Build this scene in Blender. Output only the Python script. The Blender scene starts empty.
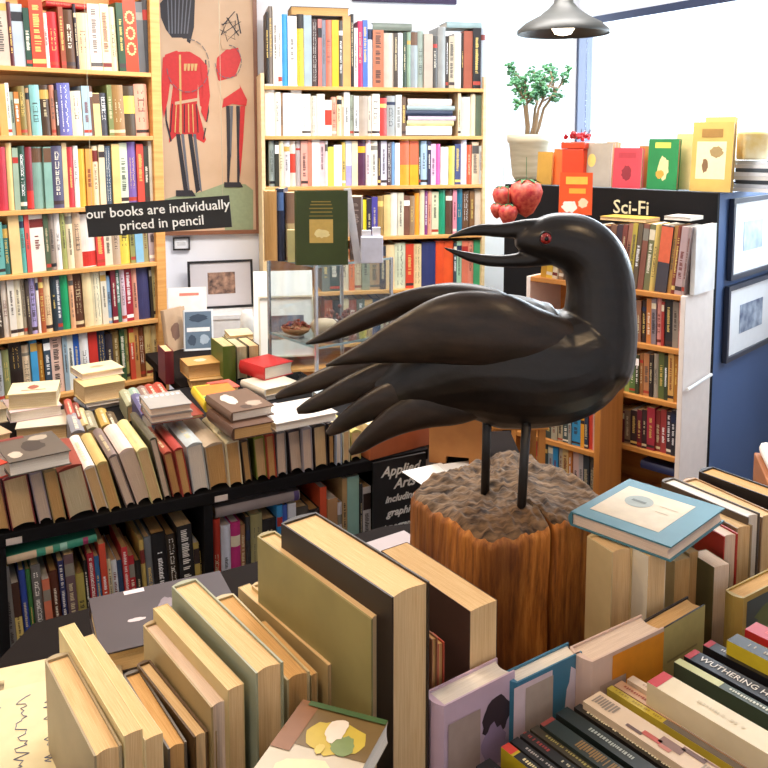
import bpy, math, random
from mathutils import Vector, Matrix, noise
random.seed(7)
scene = bpy.context.scene
COL = scene.collection
R = math.radians
EYE = 1.65
PITCH = R(6)
F = 850.0

# ------------------------------------------------------------------ camera
cd = bpy.data.cameras.new('camera'); cam = bpy.data.objects.new('camera', cd); COL.objects.link(cam)
cam.location = (0, 0, EYE); cam.rotation_euler = (R(90) - PITCH, 0, 0)
cd.sensor_width = 36; cd.lens = 36 * F / 768; cd.shift_y = (229 - 384) / 768; cd.clip_start = .02
scene.camera = cam
scene.view_settings.view_transform = 'Standard'; scene.view_settings.look = 'None'
scene.view_settings.gamma = 1; scene.view_settings.exposure = 0.0

# ------------------------------------------------------------------ where a line of sight meets a plane of the room
def ray(px, py):
    Y = (229 - py) / F
    return Vector(((px - 384) / F, math.cos(PITCH) + Y * math.sin(PITCH), -math.sin(PITCH) + Y * math.cos(PITCH)))
def onz(px, py, z):
    r = ray(px, py); t = (z - EYE) / r.z
    return Vector((r.x * t, r.y * t, z))
def ond(px, py, d):
    r = ray(px, py); t = d / r.y
    return Vector((r.x * t, d, EYE + r.z * t))
class Plane:
    def __init__(s, P, ang):
        s.P = Vector((P[0], P[1], 0)); a = R(ang)
        s.d = Vector((math.cos(a), math.sin(a), 0)); s.n = Vector((-math.sin(a), math.cos(a), 0))
        s.ang = a
    def off(s, k):
        q = Plane((0, 0), math.degrees(s.ang)); q.P = s.P + s.n * k; return q
    def hit(s, px, py):
        r = ray(px, py); t = s.P.dot(s.n) / r.dot(s.n)
        p = r * t
        return Vector((p.x, p.y, EYE + p.z))
    def s_(s, p): return (Vector((p.x, p.y, 0)) - s.P).dot(s.d)
    def at(s, k, z=0, o=0): 
        v = s.P + s.d * k + s.n * o; return Vector((v.x, v.y, z))

# ------------------------------------------------------------------ materials
MATS = {}
def lin(h):
    if isinstance(h, str):
        if len(h) == 3: h = ''.join(c * 2 for c in h)
        c = [int(h[i:i + 2], 16) / 255 for i in (0, 2, 4)]
    else: c = h
    return tuple((x / 12.92 if x <= .04045 else ((x + .055) / 1.055) ** 2.4) for x in c) + (1,)
def mat(name, col, rough=.5, metal=0, noise_amt=.12, scale=30, stretch=(1, 1, 1), bump=0, spec=.5, emit=0, col2=None, coat=0, tr=0):
    if name in MATS: return MATS[name]
    m = bpy.data.materials.new(name); m.use_nodes = True
    nt = m.node_tree; b = nt.nodes['Principled BSDF']
    c = lin(col)
    b.inputs['Roughness'].default_value = rough; b.inputs['Metallic'].default_value = metal
    b.inputs['Specular IOR Level'].default_value = spec; b.inputs['Coat Weight'].default_value = coat
    tc = nt.nodes.new('ShaderNodeTexCoord'); mp = nt.nodes.new('ShaderNodeMapping'); mp.inputs['Scale'].default_value = stretch
    nz = nt.nodes.new('ShaderNodeTexNoise'); nz.inputs['Scale'].default_value = scale; nz.inputs['Detail'].default_value = 4
    nt.links.new(tc.outputs['Object'], mp.inputs[0]); nt.links.new(mp.outputs[0], nz.inputs['Vector'])
    rp = nt.nodes.new('ShaderNodeValToRGB'); rp.color_ramp.elements[0].position = .32; rp.color_ramp.elements[1].position = .68
    c2 = lin(col2) if col2 else tuple(x * (1 - noise_amt) for x in c[:3]) + (1,)
    rp.color_ramp.elements[0].color = c2; rp.color_ramp.elements[1].color = c
    nt.links.new(nz.outputs['Fac'], rp.inputs[0]); nt.links.new(rp.outputs[0], b.inputs['Base Color'])
    if bump:
        bp = nt.nodes.new('ShaderNodeBump'); bp.inputs['Strength'].default_value = bump; bp.inputs['Distance'].default_value = .004
        nt.links.new(nz.outputs['Fac'], bp.inputs['Height']); nt.links.new(bp.outputs[0], b.inputs['Normal'])
    if emit:
        b.inputs['Emission Color'].default_value = c; b.inputs['Emission Strength'].default_value = emit
    MATS[name] = m; return m
def cov(h): return mat('cover_' + h, h, .42, noise_amt=.18, scale=14)
def paint(h): return mat('print_' + h, h, .5, noise_amt=.1, scale=60)
PG = {'c': ('e6ca9c', 'c8a272'), 't': ('dab078', 'b88c54'), 'w': ('ece4d8', 'cec4b8'), 'l': ('e8d4c2', 'c8b09c'), 'g': ('d8caaa', 'b4a27e')}
def pages(k):
    n = 'pages_' + k
    if n in MATS: return MATS[n]
    return mat(n, PG[k][0], .85, scale=3, stretch=(900, 6, 6), col2=PG[k][1], bump=.15, spec=.2)
WOOD = mat('pine_shelf', 'e0a862', .45, scale=4, stretch=(1, 1, 14), col2='c98c48')
WOODH = mat('pine_board', 'e2ab66', .45, scale=3, stretch=(1, 10, 14), col2='cb9150')
WOODB = mat('birch_board', 'e8cfa0', .5, scale=3, stretch=(1, 10, 14), col2='d9bb88')
BLACK = mat('black_laminate', '121114', .7, noise_amt=.3, scale=8, spec=.2)
DARK = mat('dark_void_paint', '221d1b', .6)
WALL = mat('white_wall_paint', 'f0f0f4', .8, noise_amt=.03, scale=3)
BLUE = mat('blue_paint', '4a6594', .6, noise_amt=.08, scale=5)
def glassmat():
    m = bpy.data.materials.new('clear_glass'); m.use_nodes = True; nt = m.node_tree
    for n in list(nt.nodes): nt.nodes.remove(n)
    o = nt.nodes.new('ShaderNodeOutputMaterial'); mx = nt.nodes.new('ShaderNodeMixShader'); t = nt.nodes.new('ShaderNodeBsdfTransparent')
    g = nt.nodes.new('ShaderNodeBsdfGlossy'); g.inputs['Roughness'].default_value = .03; t.inputs[0].default_value = (.93, .96, .97, 1)
    lw = nt.nodes.new('ShaderNodeLayerWeight'); lw.inputs[0].default_value = .5
    pw = nt.nodes.new('ShaderNodeMath'); pw.operation = 'POWER'; pw.inputs[1].default_value = 4
    ad = nt.nodes.new('ShaderNodeMath'); ad.operation = 'MULTIPLY_ADD'; ad.inputs[1].default_value = .6; ad.inputs[2].default_value = .05
    nt.links.new(lw.outputs['Facing'], pw.inputs[0]); nt.links.new(pw.outputs[0], ad.inputs[0]); nt.links.new(ad.outputs[0], mx.inputs[0]); nt.links.new(t.outputs[0], mx.inputs[1]); nt.links.new(g.outputs[0], mx.inputs[2]); nt.links.new(mx.outputs[0], o.inputs[0])
    return m
GLASS = glassmat()
GEDGE = mat('glass_edge_green', '9fb8bd', .2, noise_amt=.1)
CHROME = mat('chrome', 'c9d2dc', .25, metal=.8, noise_amt=.05)

# ------------------------------------------------------------------ mesh helpers
class MB:
    def __init__(s): s.v = []; s.f = []; s.m = []
    def quad(s, pts, mi=0):
        i = len(s.v); s.v += [Vector(p) for p in pts]; s.f.append(tuple(range(i, i + len(pts)))); s.m.append(mi)
    def box(s, a, b, mi=0, M=None):
        x0, y0, z0 = a; x1, y1, z1 = b
        p = [Vector(q) for q in ((x0, y0, z0), (x1, y0, z0), (x1, y1, z0), (x0, y1, z0), (x0, y0, z1), (x1, y0, z1), (x1, y1, z1), (x0, y1, z1))]
        if M: p = [M @ q for q in p]
        i = len(s.v); s.v += p
        for f in ((3, 2, 1, 0), (4, 5, 6, 7), (0, 1, 5, 4), (1, 2, 6, 5), (2, 3, 7, 6), (3, 0, 4, 7)): s.f.append(tuple(i + k for k in f)); s.m.append(mi)
    def prism(s, prof, z0, z1, mi=0, M=None, f=None):
        n = len(prof); i = len(s.v)
        f = f or (lambda x, y, z: Vector((x, y, z)))
        p = [f(x, y, z0) for x, y in prof] + [f(x, y, z1) for x, y in prof]
        if M: p = [M @ q for q in p]
        s.v += p
        for k in range(n): s.f.append((i + k, i + (k + 1) % n, i + n + (k + 1) % n, i + n + k)); s.m.append(mi)
        s.f.append(tuple(i + k for k in reversed(range(n)))); s.m.append(mi)
        s.f.append(tuple(i + n + k for k in range(n))); s.m.append(mi)
    def rings(s, rings, mi=0, cap=True):
        i = len(s.v); n = len(rings[0])
        for r in rings: s.v += [Vector(q) for q in r]
        for a in range(len(rings) - 1):
            for k in range(n):
                s.f.append((i + a * n + k, i + a * n + (k + 1) % n, i + (a + 1) * n + (k + 1) % n, i + (a + 1) * n + k)); s.m.append(mi)
        if cap:
            s.f.append(tuple(i + k for k in reversed(range(n)))); s.m.append(mi)
            s.f.append(tuple(i + (len(rings) - 1) * n + k for k in range(n))); s.m.append(mi)
    def tube(s, path, rad, n=10, mi=0):
        path = [Vector(p) for p in path]; rs = []
        for k, p in enumerate(path):
            t = (path[min(k + 1, len(path) - 1)] - path[max(k - 1, 0)]).normalized()
            a = t.orthogonal().normalized() if k == 0 else (pa - t * pa.dot(t)).normalized()
            pa = a; b = t.cross(a); r = rad[k] if isinstance(rad, (list, tuple)) else rad
            rs.append([p + (a * math.cos(2 * math.pi * j / n) + b * math.sin(2 * math.pi * j / n)) * r for j in range(n)])
        s.rings(rs, mi)
    def lathe(s, prof, n=32, c=(0, 0, 0), mi=0, cap=True):
        c = Vector(c)
        s.rings([[c + Vector((r * math.cos(2 * math.pi * j / n), r * math.sin(2 * math.pi * j / n), z)) for j in range(n)] for r, z in prof], mi, cap)
    def ball(s, c, r, n=10, m=8, sc=(1, 1, 1), mi=0):
        c = Vector(c)
        s.rings([[c + Vector((r * sc[0] * math.sin(math.pi * a / m) * math.cos(2 * math.pi * j / n), r * sc[1] * math.sin(math.pi * a / m) * math.sin(2 * math.pi * j / n), r * sc[2] * math.cos(math.pi * a / m))) for j in range(n)] for a in [.05] + list(range(1, m)) + [m - .05]], mi)
    def build(s, name, mats, parent=None, M=None, smooth=False, bevel=0, fix=True):
        me = bpy.data.meshes.new(name); me.from_pydata([tuple(v) for v in s.v], [], s.f)
        for m in (mats if isinstance(mats, (list, tuple)) else [mats]): me.materials.append(m)
        for p, mi in zip(me.polygons, s.m): p.material_index = mi; p.use_smooth = smooth
        if fix:
            import bmesh
            bm = bmesh.new(); bm.from_mesh(me); bmesh.ops.recalc_face_normals(bm, faces=bm.faces); bm.to_mesh(me); bm.free()
        o = bpy.data.objects.new(name, me); COL.objects.link(o)
        if parent: o.parent = parent
        if M is not None: o.matrix_local = M
        if bevel:
            bv = o.modifiers.new('bevel', 'BEVEL'); bv.width = bevel; bv.segments = 2; bv.limit_method = 'ANGLE'
        return o
def empty(name, M, label, cat, group=None):
    o = bpy.data.objects.new(name, None); COL.objects.link(o); o.empty_display_size = .05
    o.matrix_world = M if isinstance(M, Matrix) else Matrix.Translation(M)
    tag(o, label, cat, group); return o
def tag(o, label, cat, group=None):
    o['label'] = label; o['category'] = cat
    if group: o['group'] = group
    return o
def struct(o): o['kind'] = 'structure'; return o
def frameM(C, X, Y, Z):
    M = Matrix((X, Y, Z)).transposed().to_4x4(); M.translation = C; return M
def planeM(pl, s, z, o=0): return frameM(pl.at(s, z, o), pl.d, pl.n, Vector((0, 0, 1)))
def facing(C, yaw=0, roll=0, lean=0):
    """x right, z up, y away from the viewer side, standing at C"""
    return Matrix.Translation(C) @ Matrix.Rotation(yaw, 4, 'Z') @ Matrix.Rotation(lean, 4, 'X') @ Matrix.Rotation(roll, 4, 'Y')
def text(body, size, m, parent, M, shear=0, bold=0, extr=.0008, name='lettering', align='CENTER', space=1.0, wx=1.0, ls=1.0):
    cu = bpy.data.curves.new(name, 'FONT'); cu.body = body; cu.size = size; cu.shear = shear; cu.offset = bold; cu.extrude = extr
    cu.align_x = align; cu.align_y = 'CENTER'; cu.space_character = space; cu.space_line = ls; cu.resolution_u = 2
    o = bpy.data.objects.new(name, cu); COL.objects.link(o)
    bpy.context.view_layer.update()
    me = bpy.data.meshes.new_from_object(o.evaluated_get(bpy.context.evaluated_depsgraph_get()))
    COL.objects.unlink(o); bpy.data.objects.remove(o)
    me.materials.clear(); me.materials.append(m)
    t = bpy.data.objects.new(name, me); COL.objects.link(t); t.parent = parent
    t.matrix_local = M @ Matrix.Rotation(R(90), 4, 'X') @ Matrix.Diagonal((wx, 1, 1, 1))
    return t

# ------------------------------------------------------------------ colour words
NAMED = {'white': 'f4f2ee', 'cream': 'e8dcb8', 'tan': 'c8a878', 'grey': '909090', 'pale grey': 'c0c0c4', 'dark grey': '484850', 'black': '1c1a1c', 'brown': '6a4428',
         'dark brown': '382820', 'red': 'c02828', 'maroon': '601c24', 'orange': 'e07828', 'yellow': 'e4c438', 'olive': '808040', 'green': '2c8a58', 'dark green': '284430',
         'teal': '50a0a0', 'pale blue': 'a0bcd8', 'blue': '3868b8', 'navy': '283058', 'purple': '604890', 'lilac': 'c0b0d0', 'pink': 'd878a0', 'salmon': 'e08c78', 'orange-red': 'd84c28', 'magenta': 'b82870', 'pale pink': 'e4c4bc', 'pale green': 'b4c8a0'}
NV = {k: tuple(int(v[i:i + 2], 16) for i in (0, 2, 4)) for k, v in NAMED.items()}
def cname(h):
    if len(h) == 3: h = ''.join(c * 2 for c in h)
    c = tuple(int(h[i:i + 2], 16) for i in (0, 2, 4))
    return min(NV, key=lambda k: sum((a - b) ** 2 for a, b in zip(c, NV[k])))
ORD = 'first second third fourth fifth sixth seventh eighth ninth tenth eleventh twelfth thirteenth fourteenth fifteenth sixteenth seventeenth eighteenth nineteenth twentieth'.split()
T10 = {2: 'twenty', 3: 'thirty', 4: 'forty'}
def ordn(i):
    if i < 20: return ORD[i]
    n = i + 1
    return {30: 'thirtieth', 40: 'fortieth'}.get(n) or T10[n // 10] + '-' + ORD[n % 10 - 1]

# ------------------------------------------------------------------ books
BOOKS = []
def project(p):
    q = Vector(p) - Vector((0, 0, EYE)); c, s = math.cos(PITCH), math.sin(PITCH)
    d = q.y * c - q.z * s; u = q.y * s + q.z * c
    return 384 + F * q.x / d, 229 - F * u / d
def book(C, Y, Z, T, L, H, col, pg='c', hard=True, label='', group='', deco=None, w=1.0, art=(), name='book', cat='book', seedt=None, sub='', cells=None, thincover=None):
    Y = Vector(Y).normalized(); Z = Vector(Z); Z = (Z - Y * Z.dot(Y)).normalized(); X = Y.cross(Z)
    M = frameM(Vector(C), X, Y, Z)
    pts = [project(M @ Vector((x, y, z))) for x in (-T / 2, T / 2) for y in (0, L) for z in (0, H)]
    xs = [min(max(p[0], 0), 768) for p in pts]; ys = [min(max(p[1], 0), 768) for p in pts]
    area = (max(xs) - min(xs)) * (max(ys) - min(ys)) * w
    BOOKS.append(dict(M=M, T=T, L=L, H=H, col=col, pg=pg, hard=hard, label=label, group=group, deco=deco, area=area, art=art, name=name, cat=cat, cells=cells))
def cover_mesh(b, mb=None, M=None, matix=None):
    T, L, H = b['T'], b['L'], b['H']; c = min(.0024, T * .14) if b['hard'] else min(.0009, T * .06)
    sg = min(T * .2, .006) if b['hard'] else 0
    own = mb is None
    if own: mb = MB()
    mats = [cov(b['col'])]
    def mi(m):
        if not own: return matix(m)
        if m not in mats: mats.append(m)
        return mats.index(m)
    base = mi(cov(b['col']))
    n = 6 if b['hard'] else 1
    yo = sg + .0002
    arc = [(-T / 2 + T * k / n, yo - sg * math.sin(math.pi * k / n)) for k in range(n + 1)]
    arcy = lambda x: yo - sg * math.sin(math.pi * (x / T + .5)) if sg else yo
    prof = [(-T / 2, L)] + arc + [(T / 2, L), (T / 2 - c, L), (T / 2 - c, yo + c), (-T / 2 + c, yo + c), (-T / 2 + c, L)]
    mb.prism(prof, 0, H, base, M)
    def sp(x0, x1, z0, z1, col, e=.0004):
        m = mi(paint(col)); k = 5 if (x1 - x0) > T * .5 and sg else 1
        for j in range(k):
            a = x0 + (x1 - x0) * j / k; d = x0 + (x1 - x0) * (j + 1) / k
            q = [(a, arcy(a) - e, z0), (d, arcy(d) - e, z0), (d, arcy(d) - e, z1), (a, arcy(a) - e, z1)]
            mb.quad([M @ Vector(p) for p in q] if M else q, m)
    d = b['deco']
    if d:
        for it in d:
            if it[0] == 'band': sp(-T * .49, T * .49, it[1] * H, it[2] * H, it[3])
            elif it[0] == 'title':        # rows of small marks running up the spine
                z = it[1] * H; w = T * it[4] / 2; rr = random.Random(int(T * 1e6) + int(H * 1e5))
                while z < it[2] * H:
                    l = rr.uniform(.0022, .0048) * max(1, T / .03)
                    if rr.random() < .84: sp(-w, w * rr.uniform(.4, 1), z, z + l * .62, it[3], .0006)
                    z += l
            elif it[0] == 'fig':      # a small reclining figure
                z = it[1] * H
                for (xa, xb, za, zb, c_) in [(.18, .34, 0, .022, '5c4038'), (-.02, .22, .02, .045, 'b04838'), (-.3, .1, .04, .07, '7c5c50'), (-.42, -.2, .065, .095, '6c5048'), (.1, .3, .045, .06, 'b87060'), (-.46, -.36, .09, .12, '8a6c60')]: sp(xa * T, xb * T, z + za, z + zb, c_, .0006)
            elif it[0] == 'ring':
                for q in range(3):
                    zc = H * (.3 + q * .2)
                    for j in range(12):
                        a = 2 * math.pi * j / 12; xx = math.cos(a) * T * .3; zz = zc + math.sin(a) * T * .42
                        sp(xx - T * .08, xx + T * .08, zz - T * .08, zz + T * .08, it[1], .0006)
    for a in b['art']:     # marks printed on the boards: (side, shape, y0, y1, z0, z1, colour)
        side, shp, y0, y1, z0, z1, cl = a[:7]; lv = a[7] if len(a) > 7 else 1
        x = side * (T / 2 + .0004 * lv); y0 *= L; y1 *= L; z0 *= H; z1 *= H; m = mi(paint(cl))
        if shp == 'r': q = [(x, y0, z0), (x, y1, z0), (x, y1, z1), (x, y0, z1)]
        else:
            rr = random.Random(cl + str(y0)); k = 20
            q = [(x, (y0 + y1) / 2 + (y1 - y0) / 2 * math.cos(2 * math.pi * j / k) * (1 if shp == 'e' else rr.uniform(.7, 1)), (z0 + z1) / 2 + (z1 - z0) / 2 * math.sin(2 * math.pi * j / k) * (1 if shp == 'e' else rr.uniform(.7, 1))) for j in range(k)]
        mb.quad([M @ Vector(p) for p in q] if M else q, m)
    return mb, mats
def page_mesh(b, mb=None, M=None, mi=0):
    T, L, H = b['T'], b['L'], b['H']; c = min(.0024, T * .14) if b['hard'] else min(.0009, T * .06)
    sg = min(T * .2, .006) if b['hard'] else 0; o = .003 if b['hard'] else .0004
    if mb is None: mb = MB()
    w = T / 2 - c - .0001; y1 = L - o; n = 6
    cc = sg * .8 if b['hard'] else .0012
    prof = [(-w, sg + c + .0004), (w, sg + c + .0004)] + [(w - 2 * w * k / n, y1 - cc * math.sin(math.pi * k / n)) for k in range(n + 1)]
    mb.prism(prof, o, H - o, mi, M)
    return mb
def build_books(limit=322):
    BOOKS.sort(key=lambda b: -b['area'])
    for b in BOOKS[:limit]:
        e = empty(b['name'], b['M'], b['label'], b['cat'], b['group'])
        mb, ms = cover_mesh(b); mb.build('cover', ms, e)
        page_mesh(b).build('page_block', pages(b['pg']), e)
        if b.get('st'):
            tx, sz_, zc, cl_ = b['st']
            MT_ = Matrix(((0, -1, 0, 0), (0, 0, -1, 0), (1, 0, 0, 0), (0, 0, 0, 1)))
            MT_ = Matrix.Translation((0, -.0005, b['H'] * zc)) @ MT_ @ Matrix.Rotation(R(-90), 4, 'X')
            text(tx, sz_, paint(cl_), e, MT_, extr=.0002, name='title_lettering', wx=.9)
    rest = BOOKS[limit:]
    if rest:
        mats = []
        def ix(m):
            if m not in mats: mats.append(m)
            return mats.index(m)
        mb = MB()
        for b in rest:
            cover_mesh(b, mb, b['M'], ix); page_mesh(b, mb, b['M'], ix(pages(b['pg'])))
        o = mb.build('small_books', mats)
        tag(o, 'many small far books packed on the back shelves beyond the bird', 'books'); o['kind'] = 'stuff'
CONTR = ['f4ecd0', 'f0e0a0', '2a2426', 'c8a860', 'e8e4e0']
def auto_deco(col, rr):
    if len(col) == 3: h = ''.join(c * 2 for c in col)
    else: h = col
    lum = sum(int(h[i:i + 2], 16) for i in (0, 2, 4)) / 3
    ink = rr.choice(['f4ecd8', 'e8c870', 'ffffff', 'd8c8a0']) if lum < 130 else rr.choice(['3a2c2a', '1c1c24', '7a2a24', '5a5450'])
    d = []; k = rr.random()
    if k < .3: d.append(('band', rr.uniform(.72, .8), rr.uniform(.84, .93), rr.choice(['e8dcc0', 'b03028', '28304c', 'c8a050', '8a8478']) if rr.random() < .6 else ink))
    if k > .15: d.append(('title', rr.uniform(.2, .4), rr.uniform(.6, .92) if k > .3 else .7, ink, rr.uniform(.3, .6)))
    if k > .6: d.append(('band', .06, .12, ink if rr.random() < .4 else rr.choice(['e8e0d0', '403030', 'b04030'])))
    return d
def row(pl, z, spec, xend, where, group, inset=.02, depth=.15, ybot=None, lean=0, w=1.0, count_from='left', hardp=.6, maxh=.4, smax=None):
    q = pl.off(inset); ents = []
    for t in spec.split():
        a = t.split(',')
        ents.append([float(a[0]), a[1], float(a[2]), a[3] if len(a) > 3 else ''])
    for i, e in enumerate(ents):
        x0 = e[0]; x1 = ents[i + 1][0] if i + 1 < len(ents) else xend
        if e[1] == '-': continue
        k = sum(1 for q_ in ents[:i] if q_[1] != '-')
        p = q.hit((x0 + x1) / 2, e[2]); yb = project((p.x, p.y, z))[1]; ym = (e[2] + yb) / 2
        s0 = q.s_(q.hit(x0, ym)); s1 = q.s_(q.hit(x1, ym)); H = min(max(p.z - z, .05), maxh)
        if smax is not None: s1 = min(s1, smax); s0 = min(s0, s1 - .006)
        T = abs(s1 - s0) - .0012
        rr = random.Random(e[1] + str(x0)); ins = rr.uniform(0, .008)
        Z = Vector((0, 0, 1)) + q.d * math.tan(lean)
        hard = rr.random() < hardp
        deco = auto_deco(e[1], rr) if not e[3] else {'n': [], 'o': [('ring', 'f0c080')], 'y': [('band', .72, .86, 'f0b020')], 'B': [('band', .1, .62, 'f0d878'), ('title', .15, .6, '302020', .3)],
            'g': [('band', .75, .98, '6a4a34')], 'R': [('band', .02, .3, 'c83028')], 'Y': [('band', .5, .98, '302824'), ('title', .55, .9, 'e8c060', .4)], 'Z': [('band', .45, .8, 'f0e060')], 'W': [('title', .08, .95, '302828', .5)], 'V': [('title', .08, .95, 'f0ece4', .5)],
            'K': [('band', 0, .8, 'e4c53c'), ('title', .05, .95, '26221c', .4)], 'r': [('band', .3, .72, 'c83c28')], 'S': [('band', .45, .98, 'e06a48')], 'H': [('band', 0, .45, 'a8a0d0')], 'T': [('band', .05, .6, 'd8c070'), ('title', .1, .6, '403020', .3)]}[e[3]]
        book(q.at((s0 + s1) / 2 - (math.tan(lean) * 0), z + .0005, ins), q.n, Z, T, depth * rr.uniform(.85, 1.05), H, e[1], rr.choice('ccwt'), hard,
             f'{cname(e[1])} {"hardback" if hard else "paperback"}, {ordn(k)} from the left, {where}', group, deco, w)
    return

def flat(A, B, zt, T, D, col, face='fore', pg='c', label='', group='', hard=True, art=(), w=1, deco=None, name='book'):
    """a book lying down: A, B the near top edge in the picture at height zt, D its depth away"""
    a = onz(A[0], A[1], zt); b = onz(B[0], B[1], zt); e = (b - a); ln = e.length; e.normalize(); n = Vector((-e.y, e.x, 0)); dz = Vector((0, 0, T / 2))
    if face == 'fore': book(a + n * D - dz, -n, e, T, D, ln, col, pg, hard, label, group, deco, w, art, name)
    elif face == 'spine': book(a - dz, n, e, T, D, ln, col, pg, hard, label, group, deco, w, art, name)
    elif face == 'head': book(a - dz, e, n, T, ln, D, col, pg, hard, label, group, deco, w, art, name)
    elif face == 'headr': book(b - dz, -e, n, T, ln, D, col, pg, hard, label, group, deco, w, art, name)

# ================================================================== THE ROOM
mb = MB(); mb.box((-3.2, -.6, -.02), (4.2, 6.5, 0)); struct(mb.build('floor', mat('dark_floor', '4a3a30', .5, scale=3, col2='382a22')))
mb = MB(); mb.box((-3.2, -.6, 2.75), (4.2, 6.5, 2.8)); struct(mb.build('ceiling', WALL))
LC = Plane((-.925, 3.60), 38)          # left bookcase front
RC = Plane((-.596, 4.15), 12.5)        # right bookcase front
WB = RC.off(.29)                       # back wall
c_s = WB.s_(WB.hit(578, 60)); CORNER = WB.at(c_s)
l_s = WB.s_(WB.hit(120, 100))
Wn = Plane((CORNER.x, CORNER.y), -60)  # window wall, coming nearer to the right
# back wall with a window opening from px 508 to 574
w0 = WB.s_(WB.hit(506, 60)); w1 = c_s - .012
mb = MB(); M = planeM(WB, 0, 0)
mb.box((l_s, 0, 0), (w0, .1, 2.75)); mb.box((w0, 0, 0), (c_s, .1, 1.45)); mb.box((w0, 0, 2.36), (c_s, .1, 2.75)); mb.box((w1, 0, 1.45), (c_s, .1, 2.36))
struct(mb.build('wall_back', WALL, M=M))
# left wall behind left bookcase
WL = LC.off(.27)
mb = MB(); mb.box((-2.6, 0, 0), (WL.s_(WL.hit(146, 200)), .1, 2.75)); struct(mb.build('wall_left', WALL, M=planeM(WL, 0, 0)))
# window wall
mb = MB(); mb.box((0, 0, 0), (3.2, .1, 1.42)); mb.box((0, 0, 2.31), (3.2, .1, 2.75)); mb.box((2.6, 0, 1.42), (3.2, .1, 2.31))
struct(mb.build('wall_right', WALL, M=planeM(Wn, 0, 0)))
FR = mat('navy_window_frame', '2a3350', .4)
mb = MB(); mb.box((0.0, -.01, 1.42), (.018, .09, 2.30)); mb.box((0.0, -.03, 2.27), (2.6, .09, 2.31)); mb.box((0, -.01, 1.42), (2.6, .09, 1.46)); mb.box((1.35, .0, 1.42), (1.39, .08, 2.28))
wf = struct(mb.build('window_1', FR, M=planeM(Wn, 0, 0)))
mb = MB(); mb.box((.018, .045, 1.46), (1.35, .05, 2.27)); mb.box((1.39, .045, 1.46), (2.6, .05, 2.27)); mb.build('pane', GLASS, wf)
mb = MB(); mb.box((w0, 0, 1.45), (w0 + .02, .09, 2.36)); mb.box((w1 - .02, 0, 1.45), (w1, .09, 2.36)); mb.box((w0 + .02, 0, 1.45), (w1 - .02, .09, 1.47)); mb.box((w0 + .02, 0, 2.34), (w1 - .02, .09, 2.36))
wf2 = struct(mb.build('window_2', mat('white_frame', 'f2f4f6', .4), M=planeM(WB, 0, 0)))
mb = MB(); mb.box((w0 + .02, .045, 1.47), (w1 - .02, .05, 2.34)); mb.build('pane', GLASS, wf2)
# purple strip high on the back wall
s0 = WB.s_(WB.hit(352, 2)); s1 = WB.s_(WB.hit(455, 2)); zz = WB.hit(400, 3).z
mb = MB(); mb.box((s0, -.03, zz), (s1, -.001, zz + .12)); struct(mb.build('trim_1', mat('plum_paint', '3a2a48', .6), M=planeM(WB, 0, 0)))
# far left and near walls close the room behind the viewer
mb = MB(); mb.box((-3.2, -.7, 0), (-3.1, 3.4, 2.75)); struct(mb.build('wall_far_left', WALL))
mb = MB(); mb.box((-3.2, -.7, 0), (4.2, -.6, 2.75)); struct(mb.build('wall_near', WALL))

we = Wn.at(3.2)
mb = MB(); mb.box((we.x - .02, -.7, 0), (we.x + .08, we.y + .02, 2.75)); struct(mb.build('wall_far_right', WALL))
# ================================================================== BOOKCASES
def bookcase(name, pl, sl, sr, zs, ztop, depth, label, wood=WOOD, woodh=WOODH, th=.018, side=.03, back=None, cat='bookcase', bottom=0, sidew=None):
    e = empty(name, planeM(pl, 0, 0), label, cat)
    for a in ((sl - side, sl), (sr, sr + side)):
        mb = MB(); mb.box((a[0], 0, bottom), (a[1], depth, ztop)); mb.build('side_panel', sidew or wood, e, bevel=.002)
    for z in zs:
        mb = MB(); mb.box((sl, .0005, z - th), (sr, depth - .012, z)); mb.build('shelf', woodh, e, bevel=.002)
    mb = MB(); mb.box((sl, depth - .012, bottom), (sr, depth, ztop)); mb.build('back_panel', back or woodh, e)
    return e
def zat(pl, px, py): return pl.hit(px, py).z
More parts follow.
